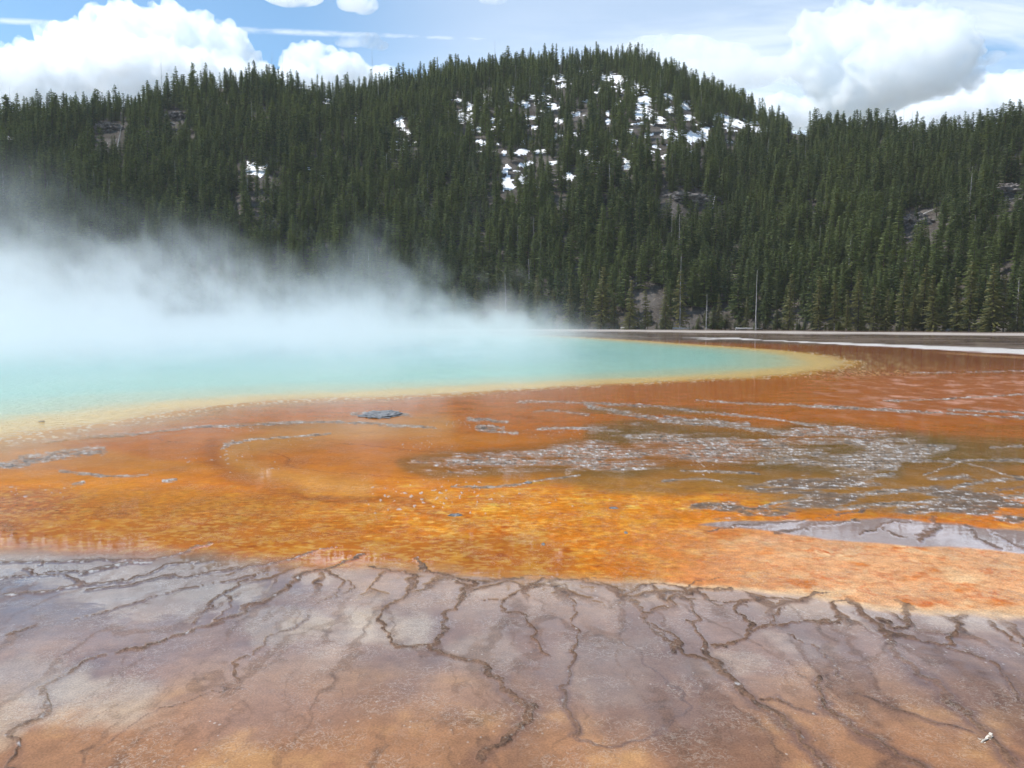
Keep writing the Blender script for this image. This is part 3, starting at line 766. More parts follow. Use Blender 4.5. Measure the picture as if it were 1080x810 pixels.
# ----------------------------------------------------------------------------- trees
def crown_mesh(name, h, rmax, seed, mat, dens=1.0, bare=.12, pw=.85, clump=.62, asym=.25):
    """a conifer crown of many small drooping needle sprays"""
    r = random.Random(seed)
    V, Fc = [], []
    z = h * bare; step = h / (27 * dens)
    ph = r.random() * 6.28
    while z < h * .985:
        t = (z - h * bare) / (h * (1 - bare))
        env = rmax * ((1 - t) ** pw) * (.72 + .28 * min(1, t * 7)) * 1.12 + .2
        nb = max(4, int(r.uniform(5, 7.5) * (1 - .35 * t)))
        a0 = r.random() * 6.28
        for b in range(nb):
            a = a0 + b * 6.283 / nb + r.uniform(-.4, .4)
            L = env * r.uniform(.45, 1.12) * (1 + asym * math.sin(a + ph) * math.sin(t * 9 + ph))
            if r.random() < .07: L *= .4
            lift = r.uniform(-.28, .12) - .12 * (1 - t)
            n = max(1, int(L / (clump * .6)) + 1)
            for q in range(n):
                f = (q + .75) / (n + .1)
                cx = math.cos(a) * L * f; cy = math.sin(a) * L * f; cz = z + lift * L * f + r.uniform(-.12, .12)
                s = clump * (1.06 - .45 * f) * r.uniform(.7, 1.25) * (.8 + .2 * (1 - t))
                dx, dy, dz = math.cos(a), math.sin(a), lift + r.uniform(-.25, .25)
                tx, ty = -dy, dx
                for kx in range(2):
                    w = s * r.uniform(.32, .55)
                    up = r.uniform(-.35, .35) if kx == 0 else r.uniform(.6, 1.1) * w * 2
                    i = len(V)
                    if kx == 0:
                        V += [(cx - dx * s * .6, cy - dy * s * .6, cz - dz * s * .5), (cx + tx * w, cy + ty * w, cz + up * w - .1 * s),
                              (cx + dx * s * .8, cy + dy * s * .8, cz + dz * s), (cx - tx * w, cy - ty * w, cz - up * w - .1 * s)]
                    else:
                        V += [(cx - dx * s * .5, cy - dy * s * .5, cz - .25 * s), (cx - dx * .1 * s + tx * .1, cy - dy * .1 * s + ty * .1, cz - w),
                              (cx + dx * s * .8, cy + dy * s * .8, cz + dz * s * .8 + .05), (cx + dx * .1 * s - tx * .1, cy + dy * .1 * s - ty * .1, cz + w * .8)]
                    Fc.append((i, i + 1, i + 2, i + 3))
        z += step * r.uniform(.75, 1.3)
    for kx in range(5):                        # leader
        i = len(V); a = kx * 1.26
        V += [(0, 0, h * 1.0), (.09 * math.cos(a), .09 * math.sin(a), h * .965), (0.02, 0, h * .93), (-.03 * math.sin(a), .05 * math.cos(a), h * .965)]
        Fc.append((i, i + 1, i + 2, i + 3))
    me = bpy.data.meshes.new(name); me.from_pydata(V, [], Fc); me.materials.append(mat)
    me.update(); return me


def trunk_mesh(name, h, r0, mat, seed=0, branches=0, top=.012, lean=0.0, blen=1.2):
    r = random.Random(seed); V, Fc = [], []

    def tube(pts, rad, n=7):
        base = len(V)
        for k, (p, q) in enumerate(zip(pts, rad)):
            d = (Vector(pts[min(k + 1, len(pts) - 1)]) - Vector(pts[max(k - 1, 0)])).normalized()
            s = d.cross(Vector((.3, .9, .2))).normalized(); w = d.cross(s)
            for i in range(n):
                a = 6.2832 * i / n
                V.append(tuple(Vector(p) + s * math.cos(a) * q + w * math.sin(a) * q))
        for k in range(len(pts) - 1):
            for i in range(n):
                Fc.append((base + k * n + i, base + k * n + (i + 1) % n, base + (k + 1) * n + (i + 1) % n, base + (k + 1) * n + i))
        Fc.append(tuple(base + (len(pts) - 1) * n + i for i in range(n)))
    m = 8; pts = [(lean * h * (k / m) ** 1.5 + (r.uniform(-.05, .05) if k else 0), r.uniform(-.05, .05) if k else 0, h * k / m - (.4 if k == 0 else 0)) for k in range(m + 1)]
    tube(pts, [r0 * (1.35 if k == 0 else 1) * (1 - k / m) + top for k in range(m + 1)])
    for b in range(branches):
        f = r.uniform(.25, .95); k = int(f * m); p = Vector(pts[k]).lerp(Vector(pts[min(k + 1, m)]), f * m - k)
        a = r.random() * 6.28; L = blen * r.uniform(.3, 1) * (1.1 - f); dz = r.uniform(-.35, .45)
        q = p + Vector((math.cos(a), math.sin(a), dz)) * L
        tube([tuple(p), tuple(p.lerp(q, .6) + Vector((0, 0, -.05 * L))), tuple(q)], [r0 * .28 * (1 - f) + .018, .02, .008], 4)
    me = bpy.data.meshes.new(name); me.from_pydata(V, [], Fc); me.materials.append(mat)
    me.polygons.foreach_set('use_smooth', [True] * len(me.polygons)); me.update(); return me


HT = 17.0
TEMPL = []
for k, (rm, dn, pw, bare, cl) in enumerate(((2.6, 1.0, .8, .10, .8), (2.2, 1.1, .62, .14, .74), (2.9, .95, .85, .06, .84), (2.0, 1.0, .58, .2, .72), (2.4, .9, .72, .12, .86), (1.9, 1.15, .65, .1, .7), (3.3, .85, .95, .04, .95), (2.5, .7, .7, .25, .8))):
    TEMPL.append((crown_mesh('crown_form', HT, rm, 100 + k, M_CROWN, dn, bare, pw, cl), trunk_mesh('trunk_form', HT * .97, .19, M_BARK, k)))
OLIVE = []
for k, (rm, dn, pw, bare, cl) in enumerate(((2.5, 1.1, .8, .05, .66), (2.2, 1.05, .7, .07, .62), (2.8, 1.15, .95, .03, .7), (1.9, 1.0, .75, .1, .62))):
    OLIVE.append((crown_mesh('olive_crown_form', 15.0, rm, 200 + k, M_OLIVE, dn, bare, pw, cl), trunk_mesh('olive_trunk_form', 14.5, .18, M_BARK, 20 + k)))

OUTCROP = [(697, 742, 204, 221), (955, 990, 224, 246), (1052, 1085, 196, 216), (105, 130, 130, 150), (175, 195, 118, 135), (835, 850, 138, 146), (742, 770, 328, 345), (668, 690, 300, 345)]


def scatter():
    """places of the hillside trees: dense on the slope, thin where the snow lies and at the rock bands"""
    pts = []
    cell = 2.75
    for y in np.arange(130, 640, cell):
        for x in np.arange(-480, 480, cell):
            pts.append((x, y))
    p = np.array(pts); p += rng.uniform(-.48, .48, p.shape) * cell
    x, y = p[:, 0], p[:, 1]
    th = np.arctan2(x, y)
    keep = np.abs(th) < R(47)
    x, y = x[keep], y[keep]
    z, K = hill_z(x, y)
    keep = (K > .015) & (K < 1.12)
    x, y, z, K = x[keep], y[keep], z[keep], K[keep]
    u, v = project(x, y, z)
    d = np.hypot(x, y)
    dens = .84 + .75 * fbm(x * .045, y * .045, 4)
    snowzone = poly_sdf(u, v, [(395, 120), (480, 85), (560, 80), (650, 78), (700, 92), (760, 118), (815, 135), (800, 155), (720, 165), (670, 195), (600, 205), (520, 205), (470, 165), (400, 170)])
    clump = fbm(x * .05 + 9, y * .05, 3)
    dens *= np.where(snowzone > 0, 1.05 + 1.0 * clump, 1)
    hgt = (9.8 + 6.2 * rng.random(len(x)) ** 1.6 - 2.2 * np.clip(K, 0, 1)) * np.where(rng.random(len(x)) < .22, rng.uniform(.45, .8, len(x)), 1) * (1 + .4 * fbm(x * .05 + 50, y * .05, 3))
    hpx = F * hgt / d
    for (cu, cv, ru, rv) in SNOW[:N_DRIFTS]:
        hit = (np.abs(u - cu) < ru + 3) & (v > cv - rv * .7) & (v - hpx * .85 < cv + rv * .6)
        dens = np.where(hit, dens * .24, dens)
    for (u0, u1, v0, v1) in OUTCROP:
        hit = (u > u0 - 3) & (u < u1 + 3) & (v > v0) & (v - hpx * .7 < v1)
        dens = np.where(hit, dens * .05, dens)
    dens = np.where(K > .97, dens * .55, dens)
    keep = rng.random(len(x)) < dens
    return x[keep], y[keep], z[keep], hgt[keep], K[keep], u[keep], v[keep], d[keep]


tx, ty, tz, thh, tK, tu, tv, td = scatter()


def visible_px():
    """how many pixels of each tree are not behind nearer trees, painted near to far"""
    S = 1.0; W, Hh = 1080, 420
    buf = np.zeros((Hh, W), bool); vis = np.zeros(len(tx))
    for i in np.argsort(td):
        hp = F * thh[i] / td[i]; wp = hp * .2
        b = int(tv[i]); t = int(tv[i] - hp)
        if tu[i] < -5 or tu[i] > 1085: continue
        for row in range(max(t, 0), min(b, Hh)):
            f = (row - t) / max(hp, 1); half = wp * .6 * f
            a = max(int(round(tu[i] - half)), 0); c = min(int(round(tu[i] + half)) + 1, W)
            if c <= a: continue
            seg = buf[row, a:c]
            hid = row > np.interp(tu[i], [0, 120, 160, 450, 560, 620, 640], [180, 210, 285, 292, 318, 344, 420])
            if not hid: vis[i] += (~seg).sum()
            seg[:] = True
    return vis


VIS = visible_px()
order = np.argsort(-VIS)
near_set = set(int(i) for i in order[:262])

def low_growth():
    u = rng.uniform(-60, 1180, 620); b = lerp(BASE_D, u); dist = b + rng.normal(-1, 4.0, len(u))
    x, y, _ = at_dist(u, np.full_like(u, 344.), dist); z, K = hill_z(x, y)
    return x, y, z, rng.uniform(.8, 3.4, len(u)) * np.where(rng.random(len(u)) < .15, 2.2, 1)


gx_, gy_, gz_, gh_ = low_growth()

# the countless rest of the forest: points with an instanced tree each
far_idx = np.array([i for i in range(len(tx)) if i not in near_set])
form_col = bpy.data.collections.new('tree forms')
for k, (cm, tm) in enumerate(TEMPL):
    # a joined copy of crown and trunk
    bm = bmesh.new(); bm.from_mesh(cm); nf = len(bm.faces)
    bm.from_mesh(tm); bm.faces.ensure_lookup_table()
    for f in bm.faces[nf:]: f.material_index = 1
    me = bpy.data.meshes.new('forest_tree_form'); bm.to_mesh(me); bm.free()
    me.materials.append(M_CROWN); me.materials.append(M_BARK)
    fo = bpy.data.objects.new('forest_tree_%s' % 'abcdefgh'[k], me); form_col.objects.link(fo)

dead_form = bpy.data.objects.new('forest_tree_z', trunk_mesh('dead_forest_tree_form', HT * .95, .17, M_DEAD, 5, 34, .02, .01, 1.9)); form_col.objects.link(dead_form)


def forest():
    me = bpy.data.meshes.new('forest'); n = len(far_idx) + len(gx_)
    me.vertices.add(n)
    me.vertices.foreach_set('co', np.concatenate([np.stack([tx, ty, tz - .15], 1)[far_idx], np.stack([gx_, gy_, gz_ - .1], 1)]).astype(np.float32).ravel())
    o = bpy.data.objects.new('forest', me); COL.objects.link(o)
    sc = np.concatenate([thh[far_idx], gh_]) / HT; wd = rng.uniform(.9, 1.3, n) + .8 * rng.random(n) ** 4; wd[len(far_idx):] *= rng.uniform(1.2, 2.4, len(gx_))
    add_attr(o, 'size', np.stack([sc * wd, sc * wd, sc], 1), 'FLOAT_VECTOR')
    add_attr(o, 'turn', np.stack([rng.normal(0, .025, n), rng.normal(0, .025, n), rng.uniform(0, 6.28, n)], 1), 'FLOAT_VECTOR')
    fm = rng.integers(0, len(TEMPL), n); fm[rng.random(n) < .02] = len(TEMPL); add_attr(o, 'form', fm, 'INT')
    ng = bpy.data.node_groups.new('forest', 'GeometryNodeTree')
    ng.interface.new_socket('Geometry', in_out='INPUT', socket_type='NodeSocketGeometry')
    ng.interface.new_socket('Geometry', in_out='OUTPUT', socket_type='NodeSocketGeometry')
    N = ng.nodes; L = ng.links
    gi = N.new('NodeGroupInput'); go = N.new('NodeGroupOutput')
    m2p = N.new('GeometryNodeMeshToPoints'); iop = N.new('GeometryNodeInstanceOnPoints'); ci = N.new('GeometryNodeCollectionInfo')
    ci.inputs['Collection'].default_value = form_col; ci.inputs['Separate Children'].default_value = True; ci.inputs['Reset Children'].default_value = True

    def at(name, typ):
        a = N.new('GeometryNodeInputNamedAttribute'); a.data_type = typ; a.inputs['Name'].default_value = name; return a.outputs['Attribute']
    L.new(gi.outputs[0], m2p.inputs['Mesh']); L.new(m2p.outputs[0], iop.inputs['Points']); L.new(ci.outputs[0], iop.inputs['Instance'])
    iop.inputs['Pick Instance'].default_value = True
    L.new(at('form', 'INT'), iop.inputs['Instance Index']); L.new(at('turn', 'FLOAT_VECTOR'), iop.inputs['Rotation']); L.new(at('size', 'FLOAT_VECTOR'), iop.inputs['Scale'])
    L.new(iop.outputs[0], go.inputs[0])
    md = o.modifiers.new('forest', 'NODES'); md.node_group = ng
    tag(o, 'dense dark green pine forest covering the whole hillside behind the spring', 'forest', kind='stuff')
    return o


forest()


def tree(name, x, y, z, h, form, href, rz, wid, label, cat, group, crown='crown'):
    t = empty(name, (x, y, z - .12), rz)
    t.rotation_euler = (random.gauss(0, .02), random.gauss(0, .02), rz)
    s = h / href; t.scale = (s * wid, s * wid, s)
    for nm, me in ((crown, form[0]), ('trunk', form[1])):
        o = bpy.data.objects.new(nm, me); COL.objects.link(o); o.parent = t
    tag(t, label, cat, group)
    return t


for i in sorted(near_set):
    band = 'low on' if tK[i] < .35 else 'halfway up' if tK[i] < .78 else 'near the top of'
    place = 'behind the rising steam' if tu[i] < 300 else 'left of the snowy summit' if tu[i] < 480 else 'under the snowy summit' if tu[i] < 800 else 'right of the snowy summit'
    size = 'tall' if thh[i] > 15 else 'small' if thh[i] < 11.5 else 'mid-sized'
    lab = '%s dark green pine %s the forested slope %s' % (size, band, place)
    grp = '%s pines %s the slope %s' % (size, band, place)
    tree('pine_tree', tx[i], ty[i], tz[i], thh[i], TEMPL[random.randrange(len(TEMPL))], HT, random.random() * 6.28, random.uniform(1.0, 1.4), lab, 'tree', grp)

# lighter olive pines standing free in front of the forest: pixel, base row, height in pixels
FRONT = [(478, 341, 46), (503, 342, 52), (528, 341, 40), (549, 342, 50), (566, 343, 58), (583, 341, 44), (601, 343, 52), (617, 342, 60), (634, 343, 66), (648, 341, 40), (664, 344, 52), (681, 343, 46), (702, 345, 44), (717, 346, 62),
         (757, 345, 36), (787, 346, 34), (832, 346, 56), (863, 347, 54), (880, 347, 46), (893, 346, 40), (905, 347, 58), (921, 346, 44), (934, 347, 40), (952, 348, 62), (961, 347, 40), (972, 348, 64), (984, 348, 52), (998, 347, 34),
         (1009, 349, 50), (1022, 349, 66), (1046, 350, 62), (1058, 350, 52), (1073, 350, 36)]
for n, (u, v, hp) in enumerate(FRONT):
    gx, gy = on_ground(u, v)
    dist = float(np.hypot(gx, gy)); dmax = float(lerp(BASE_D, u)) - 4
    dist = min(dist, dmax) if dist < dmax else dmax + random.uniform(-7, 2)
    x, y, _ = at_dist(u, v, dist)
    h = hp * dist / F
    size = 'tall' if hp > 55 else 'short' if hp < 42 else 'mid-sized'
    ORD = 'first second third fourth fifth sixth seventh eighth ninth tenth eleventh twelfth thirteenth fourteenth fifteenth sixteenth seventeenth eighteenth nineteenth twentieth'.split()
    where = '%s in its row from the steam' % ORD[n] if n < 15 else '%s from the crooked dead tree' % ORD[len(FRONT) - 1 - n]
    tree('shore_pine', float(x), float(y), 0, h, OLIVE[n % 4], 15.0, random.random() * 6.28, random.uniform(.95, 1.2),
         '%s olive pine at the far shore, %s' % (size, where), 'tree', 'olive pines along the far shore')

# dead standing trunks
SNAGS = [(171, 100, 60, 3, 'left'), (214, 98, 62, 2, ''), (11, 112, 92, 1, ''), (286, 82, 55, 1, ''), (297, 84, 58, 1, ''), (393, 92, 52, 3, ''), (522, 68, 42, 1, ''), (717, 346, 270, 0, ''), (745, 346, 310, 2, ''),
         (797, 346, 285, 0, ''), (389, 300, 262, 1, ''), (671, 300, 282, 0, ''), (806, 116, 100, 0, ''), (733, 88, 70, 0, ''), (953, 128, 112, 0, ''), (961, 129, 116, 1, ''), (1026, 128, 116, 0, ''), (1072, 350, 295, 5, '')]
SNAG_LABEL = ['tall bare dead trunk with stubby branches above the left skyline', 'thin bare dead trunk rising against the big left cloud', 'lone thin dead trunk at the far left of the skyline',
              'short leaning dead trunk on the skyline beside the small cloud', 'straight dead spike on the skyline right of the leaning one', 'thick dead trunk with broken branches above the middle skyline',
              'thin dead spike left of the hilltop', 'pale slender dead trunk before a round dark pine at the shore', 'pale dead trunk at the shore beside the bare soil patch', 'tall slender dead trunk against the darkest forest at the shore',
              'thin pale dead trunk rising out of the white steam', 'pale dead trunk in the forest above the bare slope', 'thin dead spike at the right foot of the snowy summit', 'tiny dead spike on the right shoulder of the hilltop',
              'thin dead trunk standing upright against the low right cloud', 'leaning dead trunk against the low right cloud', 'faint dead spike near the right end of the skyline', 'crooked dead tree with bare branches at the right end of the shore']
for (u, vb, vt, br, _), lab in zip(SNAGS, SNAG_LABEL):
    if vb > 240:
        dist = float(lerp(BASE_D, u)) - random.uniform(3, 7)
        if vb < 340: x, y, z = slope_hit(u, vb)
        else:
            x, y, _z = at_dist(u, vb, dist); x, y, z = float(x), float(y), 0.0
    else:
        d = float(lerp(RIDGE_D, u)) * .985
        x, y, _z = at_dist(u, vb, d); x, y = float(x), float(y); z = float(hill_z(np.array([x]), np.array([y]))[0][0])
    dist = math.hypot(x, y)
    _, _, zt = at_dist(u, vt, dist); h = max(float(zt) - z, 3)
    me = trunk_mesh('dead_tree', h, (.13 + .004 * h if vb > 240 else .075), M_DEAD, int(u), br * 7, .03, (.04 if 'leaning' in lab else 0), 2.2)
    o = bpy.data.objects.new('dead_tree', me); COL.objects.link(o); o.location = (x, y, z)
    tag(o, lab, 'dead tree')

# fallen logs on the slope and driftwood on the shore
LOGS = [(121, 166, 4, 14, 'pale fallen log leaning up the slope left of the plume', 1), (127, 155, 3, 16, 'upper pale fallen log on the left slope', 1), (112, 162, 4, 8, 'short pale log fallen across the left slope', 1),
        (101, 212, 3, 10, 'pale log leaning in the forest just above the steam plume', 1), (185, 130, 10, -3, 'grey fallen log below the left skyline snag', 1), (180, 122, 8, 3, 'upper grey log below the left skyline snag', 1),
        (960, 236, 9, 4, 'grey log lying on the right rock debris', 1), (978, 228, 10, 5, 'upper grey log lying on the right rock debris', 1), (1066, 206, 12, 4, 'grey log on the rocky bank at the right edge', 1), (1062, 213, 12, 2, 'lower grey log on the rocky bank at the right edge', 1),
        (752, 222, 2, 12, 'pale log standing against the middle rock band', 1), (884, 149, 6, -2, 'pale log lying under the right skyline', 1),
        (1006, 352, 10, 2, 'bleached driftwood log on the far white shore', 0), (1000, 350, 3, 7, 'bleached root sticking up from the far shore driftwood', 0), (720, 348.5, 16, .5, 'bleached log lying along the far shore strip', 0),
        (790, 347, 22, .6, 'long bleached log on the shore under the dead trunk', 0), (664, 344, 14, 2, 'bleached log among brush at the middle of the shore', 0)]
for (u, v, du_, dv_, lab, on) in LOGS:
    if on: x, y, z = slope_hit(u, v)
    else:
        d = float(lerp(BASE_D, u)) - 6; x, y, _ = at_dist(u, v, d); x, y, z = float(x), float(y), 0.05
    dist = math.hypot(x, y); L = math.hypot(du_, dv_) * dist / F * 1.15
    me = trunk_mesh('fallen_log', L, .22, M_LOG, int(u * 7 + v), 4, .05, .03, .9)
    o = bpy.data.objects.new('fallen_log', me); COL.objects.link(o)
    a = math.atan2(du_, dv_)
    o.rotation_euler = (0, a, 0)
    o.location = (x - L / 2 * math.sin(a), y - .4, z + .3 - (L / 2 * math.cos(a) if abs(dv_) > abs(du_) and not on else 0))
    tag(o, lab, 'log')


# rock outcrops on the slope
def rock_mesh(name, size, seed, mat, sub=4, flat=.0, amp=.35, freq=1.0):
    bm = bmesh.new(); bmesh.ops.create_icosphere(bm, subdivisions=sub, radius=1)
    r = np.random.default_rng(seed); ox, oy = r.uniform(0, 90, 2)
    co = np.array([v.co[:] for v in bm.verts])
    n1 = fbm(co[:, 0] * freq * 1.3 + ox, co[:, 1] * freq * 1.3 + co[:, 2] * freq * 1.7 + oy, 4)
    n2 = np.abs(fbm(co[:, 0] * freq * 2.2 + co[:, 2] + oy, co[:, 1] * freq * 2.2 - ox, 3))
    s = 1 + amp * n1 - amp * .8 * n2
    for v, q in zip(bm.verts, s):
        v.co *= q
        v.co.x *= size[0]; v.co.y *= size[1]; v.co.z *= size[2]
    me = bpy.data.meshes.new(name); bm.to_mesh(me); bm.free(); me.materials.append(mat); me.update()
    return me


for (u, v, w, h, lab) in ((720, 213, 60, 13, 'broad grey rock band showing through the forest at mid slope'), (752, 215, 26, 12, 'small grey rock ledge right of the broad rock band'),
                          (968, 238, 30, 16, 'pale broken rock debris in the right forest'), (1068, 207, 34, 16, 'dark rocky bank at the right edge of the forest'), (113, 138, 26, 10, 'dim grey rock ledge above the steam plume on the left slope'),
                          (186, 126, 18, 10, 'brown rock ledge under the left skyline'), (884, 141, 16, 7, 'bare pale knob of rock on the right skyline'), (575, 70, 22, 8, 'bare brown rock rib below the hilltop trees')):
    x, y, z = slope_hit(u, v); dist = math.hypot(x, y)
    o = bpy.data.objects.new('rock_outcrop', rock_mesh('rock_outcrop', (w / 2 * dist / F, 4.0, h / 2 * dist / F * 1.2), int(u), M_ROCK, 5, amp=.55, freq=1.6)); COL.objects.link(o)
    o.location = (x, y + 2.0, z + .6); o.rotation_euler = (R(-8), 0, math.atan2(-x, y)); tag(o, lab, 'rock')

# small stones in the shallow runoff
for (u, v, w, h, lab) in ((402, 437.5, 44, 5, 'low dark sinter islet with a pale rim in the far orange water'), (44, 444.5, 6, 1.2, 'small dark stone in the yellow shallows at the left'), (557, 509.5, 9, 3, 'small dark stone where the orange mat begins'),
                          (647, 536, 10, 2.6, 'small grey slab on the bright orange mat right of centre'), (660, 562, 4, 2.5, 'tiny dark pebble on the orange mat'), (480, 543.5, 16, 3, 'thin dark slab lying slanted on the orange mat'), (573, 574, 4, 2, 'pale pebble at the lower edge of the orange mat')):
    gx, gy = on_ground(u, v); d = float(np.hypot(gx, gy)); s = d / F
    o = bpy.data.objects.new('sinter_stone', rock_mesh('sinter_stone', (w / 2 * s, max(w * .35 * s, .05) * (2.2 if w > 30 else 1), h * .55 * s), int(u), M_SINTER, 4, amp=.4, freq=1.8)); COL.objects.link(o)
    o.location = (float(gx), float(gy), .0); tag(o, lab, 'stone')


# the pale scrap of bleached wood lying on the near mat
def wood_scrap():
    gx, gy = on_ground(1041, 781); V, Fc = [], []
    def prism(p, q, r0, r1, n=7, seed=0):
        rr = random.Random(seed); base = len(V); p, q = Vector(p), Vector(q); d = (q - p).normalized(); s = d.cross(Vector((0, 0, 1))).normalized(); w = s.cross(d)
        for k in range(6):
            f = k / 5; c = p.lerp(q, f) + Vector((0, 0, .004 * math.sin(f * 7)))
            for i in range(n):
                a = 6.283 * i / n; rad = (r0 + (r1 - r0) * f) * rr.uniform(.75, 1.2)
                V.append(tuple(c + s * math.cos(a) * rad + w * math.sin(a) * rad * .6))
        for k in range(5):
            for i in range(n): Fc.append((base + k * n + i, base + k * n + (i + 1) % n, base + (k + 1) * n + (i + 1) % n, base + (k + 1) * n + i))
        Fc.append(tuple(base + i for i in reversed(range(n)))); Fc.append(tuple(base + 5 * n + i for i in range(n)))
    prism((-.055, -.03, .008), (.045, .045, .022), .006, .018, 8, 1); prism((.02, .02, .018), (.058, .062, .032), .019, .011, 8, 2)
    prism((-.02, -.0, .01), (-.05, .03, .012), .007, .004, 6, 3); prism((.02, .012, .012), (.06, .0, .008), .007, .003, 6, 4); prism((-.06, -.034, .006), (-.03, -.035, .01), .006, .004, 6, 5)
    o = mesh_obj('wood_scrap', V, Fc, M_PALE); o.location = (float(gx), float(gy), -.006); o.scale = (.9, .75, .8)
    tag(o, 'small white bleached wood scrap lying on the brown flat at the lower right', 'driftwood')


wood_scrap()


# ----------------------------------------------------------------------------- steam
def steam():
    m, nt, out = material('rising steam')
    P = nt.new('ShaderNodeTexCoord').outputs['Object']
    x, y, z = nt.sep(P)[:3]
    # drifting billows
    q = nt.vmath('ADD', P, nt.comb(nt.math('MULTIPLY', z, .2), 0.0, 0.0))
    wv = nt.new('ShaderNodeTexNoise'); nt.put(wv.inputs['Vector'], q); wv.inputs['Scale'].default_value = .10; wv.inputs['Detail'].default_value = 2
    q2 = nt.vmath('ADD', q, nt.vmath('SCALE', nt.vmath('SUBTRACT', wv.outputs['Color'], (.5, .5, .5)), scale=9.0))
    n1 = nt.noise(nt.vmath('MULTIPLY', q2, (1, .45, .9)), .075, 2, .5)
    n2 = nt.noise(nt.vmath('MULTIPLY', q2, (1, .5, 1.0)), .30, 5, .62)
    big = nt.math('ADD', nt.math('MULTIPLY', n1, .55), nt.math('MULTIPLY', n2, .45))
    # height the steam reaches, by place: low over the right, a plume on the left
    hx = nt.math('MULTIPLY', nt.range(x, -6.0, 18.0, 9.0, 2.4), nt.range(y, 18.0, 95.0, .28, 1.0, False))
    rel = nt.math('DIVIDE', z, hx)
    d = nt.math('SUBTRACT', nt.math('MULTIPLY_ADD', big, 11.0, -4.75), nt.math('MULTIPLY', rel, 1.15))
    d = nt.math('MINIMUM', nt.math('MAXIMUM', d, 0.0), 1.0)
    d = nt.math('MULTIPLY', d, nt.range(rel, 0.1, 1.2, 1.0, .25))
    low = nt.math('MULTIPLY', nt.range(rel, .0, .5, .45, 0.0), nt.range(x, 12, -20, 0.0, 1.0))
    d = nt.math('ADD', d, low)
    # torn plume lifting off at the left
    n3 = nt.noise(nt.vmath('MULTIPLY', q2, (1.0, .35, .55)), .21, 5, .6)
    pl = nt.math('MULTIPLY', nt.range(n3, .44, .62, 0.0, .75), nt.math('MULTIPLY', nt.range(x, -33.0, -43.0), nt.range(z, 18.0, 8.0)))
    pl = nt.math('MULTIPLY', pl, nt.range(nt.math('ADD', y, nt.math('MULTIPLY', x, .3)), 22.0, 40.0))
    d = nt.math('ADD', d, pl)
    front = nt.range(nt.math('ADD', y, nt.math('MULTIPLY', x, .3)), 8.0, 56.0)
    back = nt.range(y, 175.0, 140.0)
    right = nt.range(nt.math('SUBTRACT', x, nt.math('MULTIPLY', y, .10)), 8.0, -14.0)
    d = nt.math('MULTIPLY', nt.math('MULTIPLY', d, front), nt.math('MULTIPLY', right, back))
    d = nt.math('MULTIPLY', d, STEAM_D)
    v = nt.new('ShaderNodeVolumePrincipled'); v.inputs['Color'].default_value = (.90, .91, .92, 1); nt.put(v.inputs['Density'], d); v.inputs['Anisotropy'].default_value = .2
    nt.l.new(v.outputs[0], out.inputs['Volume'])
    m.cycles.volume_step_rate = .8
    x0, x1, y0, y1, z1 = -115, 30, 14, 178, 32
    V = [(x0, y0, .03), (x1, y0, .03), (x1, y1, .03), (x0, y1, .03), (x0, y0, z1), (x1, y0, z1), (x1, y1, z1), (x0, y1, z1)]
    Fc = [(3, 2, 1, 0), (4, 5, 6, 7), (0, 1, 5, 4), (1, 2, 6, 5), (2, 3, 7, 6), (3, 0, 4, 7)]
    o = mesh_obj('steam', V, Fc, m)
    tag(o, 'white steam rising and drifting left off the turquoise hot spring', 'steam', kind='stuff')


STEAM_D = .042
steam()

# ----------------------------------------------------------------------------- cumulus clouds
def fbm3(p, freq, octaves=4, gain=.5):
    """cheap 3D noise from three 2D slices"""
    x, y, z = p[:, 0] * freq, p[:, 1] * freq, p[:, 2] * freq
    return (fbm(x + .6 * z + 3, y * .8 - .5 * z, octaves, gain) + fbm(y + 31 + .4 * x, z * .9 + .3 * y, octaves, gain) + fbm(z * 1.1 + 71 - .3 * y, x * .9 + .5 * z, octaves, gain)) / 1.9


def mat_cloud(name, dens, lo, hi):
    m, nt, out = material(name)
    P = nt.new('ShaderNodeTexCoord').outputs['Object']
    n = nt.noise(P, .017, 8, .66, .4)
    d = nt.math('MULTIPLY', nt.range(n, lo, hi, 0.0, 1.0), dens)
    v = nt.new('ShaderNodeVolumePrincipled'); v.inputs['Color'].default_value = (.975, .988, 1, 1); v.inputs['Anisotropy'].default_value = 0.35
    nt.put(v.inputs['Density'], d)
    nt.l.new(v.outputs[0], out.inputs['Volume'])
    m.cycles.volume_step_rate = 1.0
    return m


